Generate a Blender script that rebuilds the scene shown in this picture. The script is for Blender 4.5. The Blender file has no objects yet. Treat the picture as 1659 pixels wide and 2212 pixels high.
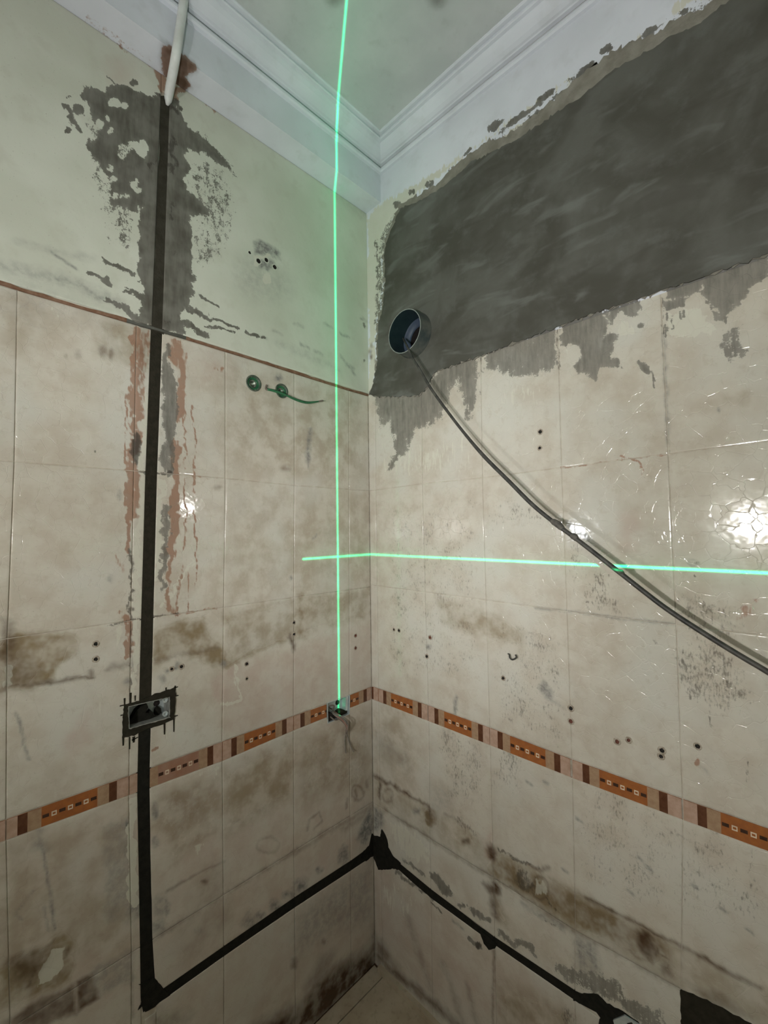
import bpy, bmesh, math, random
import numpy as np
from mathutils import Matrix, Vector

random.seed(7)
rng = np.random.default_rng(7)
scene = bpy.context.scene
col = scene.collection

# ------------------------------------------------------------------ camera
F_PX, CX, CY = 940.295, 829.5, 1106.0
CAM = np.array([1.3007, -1.2183, 1.7105])
def cam_axes(yaw, p, r):
    d = np.array([math.cos(p)*math.cos(yaw), math.cos(p)*math.sin(yaw), math.sin(p)])
    rt = np.array([math.sin(yaw), -math.cos(yaw), 0.0]); up = np.cross(rt, d)
    c, s = math.cos(r), math.sin(r)
    return np.array([c*rt+s*up, -s*rt+c*up, d])
AX = cam_axes(math.radians(134.9754), math.radians(2.2124), math.radians(-0.7632))
cd = bpy.data.cameras.new('camera')
cd.sensor_fit = 'VERTICAL'; cd.sensor_height = 36.0; cd.lens = F_PX/2212*36.0
cd.clip_start = 0.01
cam = bpy.data.objects.new('camera', cd); col.objects.link(cam)
m = Matrix.Identity(4)
for i in range(3):
    m[i][0], m[i][1], m[i][2], m[i][3] = AX[0][i], AX[1][i], -AX[2][i], CAM[i]
cam.matrix_world = m
scene.camera = cam

# ------------------------------------------------------------------ exposure, world
scene.view_settings.view_transform = 'Standard'
scene.view_settings.look = 'None'
scene.view_settings.gamma = 1.0
scene.view_settings.use_curve_mapping = False
scene.view_settings.exposure = 0.0
scene.cycles.max_bounces = 4; scene.cycles.diffuse_bounces = 3; scene.cycles.glossy_bounces = 2; scene.cycles.transmission_bounces = 0; scene.cycles.transparent_max_bounces = 0; scene.cycles.caustics_reflective = False
scene.cycles.use_light_tree=False
w = bpy.data.worlds.new('world'); scene.world = w; w.use_nodes = True
w.node_tree.nodes['Background'].inputs[0].default_value = (0.5, 0.52, 0.5, 1)
w.node_tree.nodes['Background'].inputs[1].default_value = 0.03

# ------------------------------------------------------------------ lamps
def lamp(name, loc, watt, color, radius, spot=None):
    d = bpy.data.lights.new(name, 'SPOT' if spot else 'POINT')
    d.energy = watt; d.color = color; d.shadow_soft_size = radius
    o = bpy.data.objects.new(name, d); col.objects.link(o); o.location = loc
    if spot:
        d.spot_size, d.spot_blend = spot[1], spot[2]
        o.rotation_euler = (Vector(spot[0])-Vector(loc)).to_track_quat('-Z', 'Y').to_euler()
    return o
# flood lamp on a stand behind the photographer (lens plus spill), a lamp held beside the camera, an added
# fill aimed up to lighten the ceiling, a small torch by the left wall, an unseen spot narrowed to give the left-wall highlight
lamp('flood_lamp_spill', (1.025, -2.05, 1.71), 15.0, (1.0, 0.97, 0.92), 0.032)
lamp('flood_lamp', (1.025, -2.05, 1.71), 53.0, (1.0, 0.985, 0.955), 0.032, ((0.5, 0.0, 1.92), math.radians(100), 1.0))
lamp('hand_lamp', (1.085, -1.36, 1.70), 26.0, (0.975, 0.99, 1.0), 0.022, ((0.20, 0.0, 1.68), math.radians(64), 1.0))
lamp('ceiling_fill', (1.085, -1.36, 1.70), 30.0, (0.97, 1.0, 1.0), 0.022, ((0.5, -0.6, 3.2), math.radians(120), 1.0))
lamp('small_torch', (0.190, -1.68, 1.69), 9.0, (0.97, 0.99, 1.0), 0.026, ((0.83, 0.0, 1.69), math.radians(60), 1.0))
lamp('left_highlight_spot', (1.56, -0.143, 1.867), 4.6, (1.0, 0.95, 0.92), 0.030, ((0.0, -0.729, 1.782), math.radians(44), 0.8))

# cross-line laser: its two light fans are the angular distribution of the lamp itself; a wider glow is added
LASER = (1.76, -1.365, 1.607)
def laser():
    d = bpy.data.lights.new('cross_line_laser', 'POINT')
    d.energy = 900.0; d.shadow_soft_size = 0.0; d.color = (0.0, 1.0, 0.34)
    d.use_nodes = True
    o = bpy.data.objects.new('cross_line_laser', d); col.objects.link(o); o.location = LASER
    nt = d.node_tree; N = nt.nodes; Lk = nt.links
    em = [n for n in N if n.type == 'EMISSION'][0]
    tc = N.new('ShaderNodeTexCoord')
    def math_(op, a, b=None, c=None):
        n = N.new('ShaderNodeMath'); n.operation = op
        for i, v in enumerate((a, b, c)):
            if v is None: continue
            if isinstance(v, (int, float)): n.inputs[i].default_value = v
            else: Lk.new(v, n.inputs[i])
        return n.outputs[0]
    def dot(v):
        n = N.new('ShaderNodeVectorMath'); n.operation = 'DOT_PRODUCT'
        Lk.new(tc.outputs['Normal'], n.inputs[0]); n.inputs[1].default_value = v
        return n.outputs['Value']
    k = math.hypot(1, .68)
    fwd = dot((-1/k, .68/k, 0)); side = dot((.68/k, 1/k, 0)); up = dot((0, 0, 1))
    def line(d_, wd, glow=0.0012):
        q = math_('DIVIDE', d_, wd)
        core = math_('EXPONENT', math_('MULTIPLY', math_('MULTIPLY', q, q), -1.0))
        halo = math_('MULTIPLY', math_('EXPONENT', math_('MULTIPLY', math_('ABSOLUTE', q), -0.16)), 0.012)
        wide = math_('MULTIPLY', math_('EXPONENT', math_('MULTIPLY', math_('ABSOLUTE', q), -0.022)), glow)
        return math_('ADD', math_('ADD', core, halo), wide)  # halo and wide add a bloom-like glow round the line
    front = math_('GREATER_THAN', fwd, 0.05)
    hor = line(up, 0.0018); ver = line(side, 0.0015)
    skirt = math_('MULTIPLY', math_('EXPONENT', math_('MULTIPLY', math_('ABSOLUTE', math_('DIVIDE', side, 0.0015)), -0.02)), 0.055)  # broad green glow added round the upper plumb line to tint plaster and ceiling
    def ss(v, a, b):
        n = N.new('ShaderNodeMapRange'); n.interpolation_type = 'SMOOTHSTEP'; Lk.new(v, n.inputs[0])
        n.inputs[1].default_value = a; n.inputs[2].default_value = b
        return n.outputs[0]
    # the level fan stops a little left of the plumb line, the plumb fan stops at the socket box
    dirv = Vector((0-LASER[0], -0.326-LASER[1], 0)).normalized()
    lim = dirv.x*.68/k + dirv.y/k
    hor = math_('MULTIPLY', hor, ss(side, lim-0.003, lim+0.001))
    ve = Vector((0-LASER[0], -0.168-LASER[1], 1.02-LASER[2])).normalized().z
    ver = math_('MULTIPLY', ver, ss(up, ve-0.004, ve+0.002))
    tot = math_('MULTIPLY', math_('ADD', math_('ADD', hor, ver), math_('MULTIPLY', skirt, ss(up, 0.12, 0.45))), front)
    Lk.new(tot, em.inputs['Strength'])
laser()

# ------------------------------------------------------------------ photo pixel -> point on a known plane
def ray(x, y): return np.array([(x-CX)/F_PX, -(y-CY)/F_PX, 1.0]) @ AX
def at_left(x, y, off=0.0):
    d = ray(x, y); return CAM+(off-CAM[0])/d[0]*d
def at_right(x, y, off=0.0):
    d = ray(x, y); return CAM+(-off-CAM[1])/d[1]*d
def uv(wall, p):
    """wall coordinates (distance from the room corner, height)"""
    q = at_left(*p) if wall == 'L' else at_right(*p)
    return (-q[1], q[2]) if wall == 'L' else (q[0], q[2])
def world(wall, u, z, off=0.0):
    return (off, -u, z) if wall == 'L' else (u, -off, z)
def pxsize(wall, p):
    a = np.array(uv(wall, p)); b = np.array(uv(wall, (p[0]+2, p[1]))); c = np.array(uv(wall, (p[0], p[1]+2)))
    return math.sqrt(abs(np.cross(b-a, c-a)))/2

# ------------------------------------------------------------------ materials
def new_mat(name):
    mt = bpy.data.materials.new(name); mt.use_nodes = True
    return mt, mt.node_tree.nodes, mt.node_tree.links, mt.node_tree.nodes['Principled BSDF']
class NB:
    def __init__(s, nt): s.N, s.L = nt.nodes, nt.links
    def m(s, op, a, b=None, c=None, clamp=False):
        n = s.N.new('ShaderNodeMath'); n.operation = op; n.use_clamp = clamp
        for i, v in enumerate((a, b, c)):
            if v is None: continue
            if isinstance(v, (int, float)): n.inputs[i].default_value = v
            else: s.L.new(v, n.inputs[i])
        return n.outputs[0]
    def pos(s, sc=(1, 1, 1)):
        g = s.N.new('ShaderNodeNewGeometry'); mp = s.N.new('ShaderNodeMapping'); mp.inputs['Scale'].default_value = sc
        s.L.new(g.outputs['Position'], mp.inputs['Vector']); return mp.outputs[0]
    def noise(s, vec, scale, detail=4, rough=.55, dist=0.0):
        n = s.N.new('ShaderNodeTexNoise'); s.L.new(vec, n.inputs['Vector'])
        n.inputs['Scale'].default_value = scale; n.inputs['Detail'].default_value = detail
        n.inputs['Roughness'].default_value = rough; n.inputs['Distortion'].default_value = dist
        return n.outputs['Fac']
    def ss(s, v, a, b, lo=0.0, hi=1.0):
        n = s.N.new('ShaderNodeMapRange'); n.interpolation_type = 'SMOOTHSTEP'; s.L.new(v, n.inputs[0])
        for i, q in zip((1, 2, 3, 4), (a, b, lo, hi)): n.inputs[i].default_value = q
        return n.outputs[0]
    def mix(s, fac, a, b, mode='MIX'):
        n = s.N.new('ShaderNodeMix'); n.data_type = 'RGBA'; n.blend_type = mode
        for i, v in ((0, fac), (6, a), (7, b)):
            if isinstance(v, (int, float)): n.inputs[i].default_value = v
            elif isinstance(v, tuple): n.inputs[i].default_value = (*v, 1) if len(v) == 3 else v
            else: s.L.new(v, n.inputs[i])
        return n.outputs[2]
    def bump(s, h, strength, dist):
        n = s.N.new('ShaderNodeBump'); s.L.new(h, n.inputs['Height'])
        n.inputs['Strength'].default_value = strength; n.inputs['Distance'].default_value = dist
        return n.outputs[0]
def simple(name, c1, c2, rough=.6, metal=0.0, scale=40, bump=0.0, bscale=200, detail=4, spec=.5):
    mt, N, L, B = new_mat(name); b = NB(mt.node_tree)
    v = b.pos(); n = b.noise(v, scale, detail)
    L.new(b.mix(b.ss(n, .3, .7), c1, c2), B.inputs['Base Color'])
    B.inputs['Roughness'].default_value = rough; B.inputs['Metallic'].default_value = metal
    B.inputs['Specular IOR Level'].default_value = spec
    if bump: L.new(b.bump(b.noise(v, bscale, 4), 1.0, bump), B.inputs['Normal'])
    return mt

def wall_mat(name, kind):
    """base surface plus eight kinds of wear and tint; where each lies is stored on the mesh (wear_a, wear_b)"""
    mt, N, L, B = new_mat(name); b = NB(mt.node_tree)
    v = b.pos(); vs = b.pos((1, 1, .16)); vs2 = b.pos((1, 1, .35))
    nf = b.noise(v, 48, 3, .68); nm = b.noise(v, 15, 3, .6); nl = b.noise(v, 4.2, 2, .6)
    ns = b.noise(vs, 75, 3, .65); nh = b.noise(v, 230, 2, .6); nx = b.noise(vs2, 210, 2, .65)
    A = N.new('ShaderNodeAttribute'); A.attribute_name = 'wear_a'
    C = N.new('ShaderNodeAttribute'); C.attribute_name = 'wear_b'
    sa = N.new('ShaderNodeSeparateColor'); L.new(A.outputs['Color'], sa.inputs[0])
    sc = N.new('ShaderNodeSeparateColor'); L.new(C.outputs['Color'], sc.inputs[0])
    cem, rust, brown, white = sa.outputs[0], sa.outputs[1], sa.outputs[2], A.outputs['Alpha']
    grime, dark, grey, pink = sc.outputs[0], sc.outputs[1], sc.outputs[2], C.outputs['Alpha']
    if kind == 'tile':
        info = N.new('ShaderNodeObjectInfo')
        c = b.mix(b.ss(nm, .36, .66), (.60, .56, .485), (.52, .465, .39))
        c = b.mix(b.ss(nl, .42, .68), c, (.60, .58, .52))
        vein = b.noise(v, 34, 4, .7)
        c = b.mix(b.m('MULTIPLY', b.ss(vein, .54, .66), .26), c, (.42, .36, .28))
        c = b.mix(b.m('MULTIPLY', b.ss(nf, .58, .70), .35), c, (.66, .62, .55))
        c = b.mix(b.m('MULTIPLY', b.ss(nh, .66, .74), .45), c, (.25, .21, .17))
        c = b.mix(b.m('MULTIPLY', info.outputs['Random'], .10), c, (.46, .41, .35))
        rough, bumpd = .085, .00032
    elif kind == 'paint':
        c = b.mix(b.ss(nl, .35, .7), (.54, .55, .465), (.61, .62, .54))
        c = b.mix(b.m('MULTIPLY', b.ss(nm, .52, .72), .22), c, (.42, .40, .32))
        c = b.mix(b.m('MULTIPLY', b.ss(nh, .67, .74), .35), c, (.24, .22, .18))
        rough, bumpd = .62, .0007
    else:
        c = b.mix(b.ss(nl, .35, .7), (.62, .635, .69), (.70, .715, .78))
        c = b.mix(b.m('MULTIPLY', b.ss(nm, .5, .75), .18), c, (.36, .35, .34))
        rough, bumpd = .55, .0008
    def soft(mask, n, k, base=.55): return b.m('MULTIPLY', mask, b.m('ADD', b.m('MULTIPLY', b.ss(n, .32, .68), k), base), clamp=True)
    def crisp(mask, n, k, s): return b.ss(b.m('ADD', mask, b.m('MULTIPLY', b.m('SUBTRACT', n, .5), k)), .5-s, .5+s)
    if kind == 'tile': c = c
    c = b.mix(soft(pink, nm, .5, .5), c, (.50, .395, .34))
    c = b.mix(soft(grime, nm, .9, .35), c, (.255, .195, .115))
    c = b.mix(soft(grey, nf, .8, .4), c, (.20, .195, .185))
    fw = crisp(white, ns, 1.1, .07)
    c = b.mix(b.m('MULTIPLY', fw, .9), c, b.mix(nm, (.62, .61, .53), (.56, .53, .44)))
    fr = crisp(rust, ns, 1.0, .11)
    c = b.mix(b.m('MULTIPLY', fr, .82), c, b.mix(nf, (.33, .135, .065), (.26, .17, .12)))
    fc = crisp(cem, b.m('ADD', b.m('ADD', b.m('MULTIPLY', nf, .45), b.m('MULTIPLY', ns, .25)), b.m('MULTIPLY', nh, .3)), 1.9, .07)
    thin = b.m('ADD', .50 if kind == 'tile' else .80, b.m('MULTIPLY', b.m('MULTIPLY', cem, ns), .75 if kind == 'tile' else .3), clamp=True)
    c = b.mix(b.m('MULTIPLY', fc, thin), c, b.mix(b.ss(nm, .3, .7), (.088, .080, .065), (.158, .150, .130)))
    c = b.mix(soft(brown, nm, .55, .62), c, (.075, .038, .018))
    fd = crisp(dark, b.m('ADD', b.m('ADD', b.m('MULTIPLY', nx, .42), b.m('MULTIPLY', nf, .33)), b.m('MULTIPLY', nm, .25)), 2.1, .15)
    c = b.mix(b.m('MULTIPLY', fd, b.m('ADD', .35, b.m('MULTIPLY', dark, .55))), c, (.045, .038, .030))
    L.new(c, B.inputs['Base Color'])
    dull = b.m('MAXIMUM', b.m('MAXIMUM', fc, fr), b.m('MAXIMUM', fw, b.m('MULTIPLY', grime, .8)))
    rn = b.m('MULTIPLY', b.m('SUBTRACT', nf, .5), .14)
    r = b.m('ADD', b.m('ADD', rough, rn), b.m('MULTIPLY', dull, max(0, .62-rough)), clamp=True)
    L.new(r, B.inputs['Roughness'])
    h = b.m('MULTIPLY', b.noise(v, 26, 2, .6), 2.0)
    if kind == 'tile':
        # fine crazing of the glaze
        vo = N.new('ShaderNodeTexVoronoi'); vo.feature = 'DISTANCE_TO_EDGE'; vo.inputs['Scale'].default_value = 26
        wv = N.new('ShaderNodeVectorMath'); wv.operation = 'ADD'; L.new(v, wv.inputs[0])
        sc2 = N.new('ShaderNodeCombineXYZ'); hn = b.m('MULTIPLY', h, .022)
        L.new(hn, sc2.inputs[0]); L.new(hn, sc2.inputs[1]); L.new(b.m('MULTIPLY', hn, -.6), sc2.inputs[2])
        L.new(sc2.outputs[0], wv.inputs[1]); L.new(wv.outputs[0], vo.inputs['Vector'])
        h = b.m('ADD', h, b.m('MULTIPLY', b.ss(vo.outputs['Distance'], 0.0, .03), 1.0))
    L.new(b.bump(h, .8, bumpd), B.inputs['Normal'])
    B.inputs['Specular IOR Level'].default_value = .5 if kind == 'tile' else .25
    return mt
M = {}
M['tile'] = wall_mat('glazed_beige_tile', 'tile')
M['paint'] = wall_mat('cream_painted_plaster', 'paint')
M['white'] = wall_mat('white_painted_plaster', 'white')
M['grout'] = simple('old_grout', (.64, .60, .52), (.42, .36, .28), .85, scale=30)
M['grout_light'] = simple('pale_grout', (.60, .57, .49), (.42, .36, .28), .8, scale=22)
M['mortar'] = simple('fresh_dark_mortar', (.020, .018, .012), (.030, .026, .018), .85, scale=60, bump=.0015, bscale=160, spec=.15)
M['mortar_black'] = simple('wet_black_mortar', (.010, .010, .008), (.018, .017, .013), .8, scale=60, bump=.0015, bscale=160, spec=.15)
M['mortar_brown'] = simple('damp_brown_mortar', (.030, .027, .019), (.048, .043, .032), .85, scale=30, bump=.0015, bscale=160, spec=.15)
M['brick'] = simple('brown_edge_mortar', (.16, .075, .04), (.24, .14, .09), .85, scale=60, bump=.002, bscale=150)
M['galv'] = simple('galvanised_steel', (.56, .63, .65), (.70, .77, .78), .42, .55, scale=55, bump=.0006, bscale=80)
M['metal_dull'] = simple('dull_zinc', (.30, .31, .29), (.44, .45, .42), .55, .5, scale=70)
M['hole'] = simple('cavity_shade_black', (.008, .006, .005), (.018, .012, .010), .9, scale=120)  # near black stands in for the shade inside openings
M['hole_rim'] = simple('chipped_rim', (.46, .41, .34), (.24, .19, .14), .85, scale=160)
M['hole_red'] = simple('red_wall_plug', (.09, .025, .015), (.16, .05, .03), .7, scale=160)
M['pvc_white'] = simple('white_pvc', (.72, .73, .72), (.62, .62, .60), .4, scale=25)
M['pvc_dark'] = simple('dusty_dark_pvc', (.030, .042, .044), (.10, .10, .088), .6, scale=22, detail=6)
M['pvc_in'] = simple('dark_teal_pvc', (.010, .022, .027), (.016, .030, .034), .5, scale=30)
M['pvc_blue'] = simple('slate_blue_pvc', (.032, .048, .082), (.045, .062, .095), .55, scale=30)
M['pvc_rim'] = simple('cut_pvc_rim', (.30, .32, .30), (.20, .22, .21), .6, scale=80)
M['cable'] = simple('black_cable_sheath', (.022, .021, .020), (.075, .070, .062), .55, scale=45, detail=6, bump=.0006, bscale=120)
M['cable_dust'] = simple('mortar_crust', (.12, .11, .095), (.06, .055, .05), .85, scale=90)
M['green'] = simple('green_plastic', (.018, .10, .045), (.03, .15, .065), .45, scale=60)
M['green_dark'] = simple('grimy_green_fitting', (.020, .050, .032), (.10, .115, .085), .5, scale=55, detail=6)
M['brass'] = simple('tarnished_thread', (.30, .31, .26), (.12, .14, .11), .35, .7, scale=80)
M['wire_pink'] = simple('dusty_pink_wire', (.32, .17, .13), (.40, .27, .22), .6, scale=70)
M['wire_brown'] = simple('dusty_brown_wire', (.11, .085, .07), (.19, .15, .125), .6, scale=70)
M['wire_grey'] = simple('dusty_grey_wire', (.26, .24, .21), (.18, .16, .14), .6, scale=70)
M['b_orange'] = simple('burnt_orange_glaze', (.36, .125, .035), (.29, .10, .035), .22, scale=60, detail=6)
M['b_faded'] = simple('faded_orange_glaze', (.34, .20, .145), (.30, .15, .095), .3, scale=25, detail=6)
M['b_tan'] = simple('tan_glaze', (.40, .27, .17), (.32, .20, .125), .25, scale=70, detail=6)
M['b_pink'] = simple('pale_pink_glaze', (.50, .345, .27), (.40, .26, .19), .25, scale=60, detail=6)
M['b_dark'] = simple('dark_brown_glaze', (.085, .030, .014), (.12, .05, .026), .22, scale=60)
M['b_black'] = simple('black_brown_glaze', (.035, .017, .012), (.06, .03, .02), .25, scale=60)
M['b_white'] = simple('cream_glaze', (.72, .60, .46), (.6, .48, .36), .3, scale=60)
def cement_mat():
    mt, N, L, B = new_mat('grey_cement_render'); b = NB(mt.node_tree)
    v = b.pos(); d = b.noise(v, 5.0, 4, .55, .5); e = b.noise(v, 16, 5, .6); f = b.noise(v, 220, 3)
    mp = N.new('ShaderNodeMapping'); mp.inputs['Rotation'].default_value = (0, math.radians(38), 0); mp.inputs['Scale'].default_value = (2.2, 1, 7)
    L.new(v, mp.inputs['Vector']); g = b.noise(mp.outputs[0], 2.4, 3, .5, .6)
    c = b.mix(b.ss(d, .36, .66), (.066, .063, .051), (.108, .107, .094))
    c = b.mix(b.m('MULTIPLY', b.ss(e, .5, .72), .35), c, (.150, .155, .145))
    c = b.mix(b.m('MULTIPLY', b.ss(g, .55, .70), .50), c, (.175, .180, .168))
    c = b.mix(b.m('MULTIPLY', b.ss(g, .45, .30), .45), c, (.055, .050, .040))
    c = b.mix(b.m('MULTIPLY', b.ss(f, .70, .76), .5), c, (.05, .05, .042))
    L.new(c, B.inputs['Base Color']); B.inputs['Roughness'].default_value = .7
    B.inputs['Specular IOR Level'].default_value = .3
    L.new(b.bump(b.m('ADD', e, b.m('MULTIPLY', f, .15)), .6, .003), B.inputs['Normal'])
    return mt
M['cement'] = cement_mat()
M['cement_light'] = simple('thin_tan_cement', (.17, .155, .125), (.25, .235, .20), .8, scale=24, detail=6, bump=.003, bscale=70)
def floor_mat():
    mt, N, L, B = new_mat('dirty_floor_tile'); b = NB(mt.node_tree)
    v = b.pos(); d = b.noise(v, 9, 5, .6); e = b.noise(v, 50, 5, .65)
    c = b.mix(b.ss(d, .35, .7), (.42, .345, .25), (.50, .43, .33))
    c = b.mix(b.m('MULTIPLY', b.ss(e, .5, .72), .4), c, (.22, .16, .10))
    L.new(c, B.inputs['Base Color']); B.inputs['Roughness'].default_value = .5
    return mt
M['floor'] = floor_mat()
def ceiling_mat():
    mt, N, L, B = new_mat('matt_white_ceiling'); b = NB(mt.node_tree)
    v = b.pos(); d = b.noise(v, 5, 4, .6); e = b.noise(v, 24, 5, .6)
    c = b.mix(b.ss(d, .35, .7), (.49, .51, .51), (.56, .575, .575))
    c = b.mix(b.m('MULTIPLY', b.ss(e, .55, .75), .18), c, (.28, .28, .26))
    sm = None
    for (x, y, r) in [(*(CAM+(3.22-CAM[2])/ray(*p)[2]*ray(*p))[:2], .02) for p in ((722, -4), (945, -4))]:
        q = N.new('ShaderNodeVectorMath'); q.operation = 'DISTANCE'; L.new(v, q.inputs[0]); q.inputs[1].default_value = (x, y, 3.22)
        c = b.mix(b.m('MULTIPLY', b.ss(b.m('ADD', q.outputs['Value'], b.m('MULTIPLY', e, .03)), r, r+.035, 1, 0), .6), c, (.10, .09, .07))
    L.new(c, B.inputs['Base Color']); B.inputs['Roughness'].default_value = .7
    L.new(b.bump(e, .4, .002), B.inputs['Normal'])
    return mt
M['ceiling'] = ceiling_mat()
M['groove'] = simple('dusty_shaded_groove', (.26, .25, .24), (.36, .35, .34), .8, scale=40)  # dust plus recess shade, both put into the colour for contrast

# ------------------------------------------------------------------ object helpers
def link(name, me, mats, parent=None):
    o = bpy.data.objects.new(name, me); col.objects.link(o)
    for mt in (mats if isinstance(mats, (list, tuple)) else [mats]): me.materials.append(mt)
    if parent: o.parent = parent
    return o
def mesh(name, verts, faces, mats, parent=None, smooth=False, midx=None):
    me = bpy.data.meshes.new(name); me.from_pydata([tuple(map(float, v)) for v in verts], [], [tuple(f) for f in faces]); me.update()
    if midx is not None: me.polygons.foreach_set('material_index', midx)
    if smooth: me.polygons.foreach_set('use_smooth', [True]*len(me.polygons))
    return link(name, me, mats, parent)
def no_wear(o):
    for nm in ('wear_a', 'wear_b'):
        if nm not in o.data.attributes:
            at = o.data.attributes.new(nm, 'FLOAT_COLOR', 'POINT'); at.data.foreach_set('color', np.zeros(len(o.data.vertices)*4, np.float32))
def structure(o): o['kind'] = 'structure'; return o
def tag(o, label, cat, group=None):
    o['label'] = label; o['category'] = cat
    if group: o['group'] = group
    return o
def empty(name, loc=(0, 0, 0)):
    o = bpy.data.objects.new(name, None); col.objects.link(o); o.location = loc; o.empty_display_size = .05
    return o
def boxmesh(lo, hi):
    x0, y0, z0 = lo; x1, y1, z1 = hi
    v = [(x0,y0,z0),(x1,y0,z0),(x1,y1,z0),(x0,y1,z0),(x0,y0,z1),(x1,y0,z1),(x1,y1,z1),(x0,y1,z1)]
    f = [(0,3,2,1),(4,5,6,7),(0,1,5,4),(1,2,6,5),(2,3,7,6),(3,0,4,7)]
    return v, f
def join(parts):
    V, Fc = [], []
    for v, f in parts:
        k = len(V); V += list(v); Fc += [tuple(i+k for i in q) for q in f]
    return V, Fc
def tube(pts, rad, seg=10, cap=True, sub=4):
    """smooth tube through points (Catmull-Rom)"""
    P = [np.array(p, float) for p in pts]
    R = rad if isinstance(rad, (list, tuple)) else [rad]*len(P)
    Q, RR = [], []
    for i in range(len(P)-1):
        p0, p1, p2, p3 = P[max(i-1, 0)], P[i], P[i+1], P[min(i+2, len(P)-1)]
        for k in range(sub):
            t = k/sub
            Q.append(.5*((2*p1)+(-p0+p2)*t+(2*p0-5*p1+4*p2-p3)*t*t+(-p0+3*p1-3*p2+p3)*t**3)); RR.append(R[i]*(1-t)+R[i+1]*t)
    Q.append(P[-1]); RR.append(R[-1])
    V, Fc = [], []; n = None
    for i, q in enumerate(Q):
        d = Q[min(i+1, len(Q)-1)]-Q[max(i-1, 0)]; d = d/np.linalg.norm(d)
        if n is None:
            n = np.cross(d, (0, 0, 1)); 
            if np.linalg.norm(n) < 1e-3: n = np.cross(d, (1, 0, 0))
        n = n-d*np.dot(n, d); n /= np.linalg.norm(n); bn = np.cross(d, n)
        for k in range(seg):
            a = 2*math.pi*k/seg; V.append(q+RR[i]*(math.cos(a)*n+math.sin(a)*bn))
    for i in range(len(Q)-1):
        for k in range(seg):
            a, b2 = i*seg+k, i*seg+(k+1) % seg; Fc.append((a, b2, b2+seg, a+seg))
    if cap: Fc.append(tuple(range(seg-1, -1, -1))); Fc.append(tuple((len(Q)-1)*seg+k for k in range(seg)))
    return V, Fc
def lathe(wall, u, z, prof, seg=28):
    """profile of (radius, offset from wall) turned about the wall normal"""
    V, Fc = [], []
    for r, off in prof:
        for k in range(seg):
            a = 2*math.pi*k/seg; V.append(world(wall, u+r*math.cos(a), z+r*math.sin(a), off))
    for i in range(len(prof)-1):
        for k in range(seg):
            a, b2 = i*seg+k, i*seg+(k+1) % seg; Fc.append((a, b2, b2+seg, a+seg))
    return V, Fc

# ------------------------------------------------------------------ wear and tint strokes (photo pixels turned into wall coordinates)
CH = dict(cem=0, rust=1, brown=2, white=3, grime=4, dark=5, grey=6, pink=7)
STROKES = {'L': [], 'R': []}
def poly(wall, ch, pts, amp=1.0, soft=8):
    STROKES[wall].append((CH[ch], 'p', np.array([uv(wall, p) for p in pts]), soft*pxsize(wall, pts[0]), amp, 0.0))
def line(wall, ch, pts, wd, amp=1.0, soft=None):
    s = pxsize(wall, pts[len(pts)//2])
    STROKES[wall].append((CH[ch], 'l', np.array([uv(wall, p) for p in pts]), (soft or max(3, wd*.5))*s, amp, wd*.5*s))
def blob(wall, ch, x, y, rx, ry=None, amp=1.0, soft=None, rot=0):
    ry = ry or rx; n = 14
    c, s = math.cos(math.radians(rot)), math.sin(math.radians(rot))
    pts = [(x+rx*math.cos(t)*c-ry*math.sin(t)*s, y+rx*math.cos(t)*s+ry*math.sin(t)*c) for t in np.linspace(0, 2*math.pi, n, endpoint=False)]
    poly(wall, ch, pts, amp, soft or max(3, min(rx, ry)*.6))
def ring(wall, ch, x, y, rx, ry, wd, amp=1.0):
    line(wall, ch, [(x+rx*math.cos(t), y+ry*math.sin(t)) for t in np.linspace(0, 2*math.pi, 15)], wd, amp)
TAB = np.random.default_rng(3).random((4, 256, 256)).astype(np.float32)*2-1
def vnoise(x, y, k):
    xi, yi = np.floor(x).astype(int), np.floor(y).astype(int); fx, fy = x-xi, y-yi
    fx, fy = fx*fx*(3-2*fx), fy*fy*(3-2*fy); t = TAB[k]
    a, b2, c, d = t[xi & 255, yi & 255], t[(xi+1) & 255, yi & 255], t[xi & 255, (yi+1) & 255], t[(xi+1) & 255, (yi+1) & 255]
    return (a*(1-fx)+b2*fx)*(1-fy)+(c*(1-fx)+d*fx)*fy
def fbm(x, y, k): return vnoise(x*34, y*34, k)+.65*vnoise(x*81+7, y*81+3, k)+.45*vnoise(x*170+11, y*170+5, (k+1) % 4)
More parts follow.
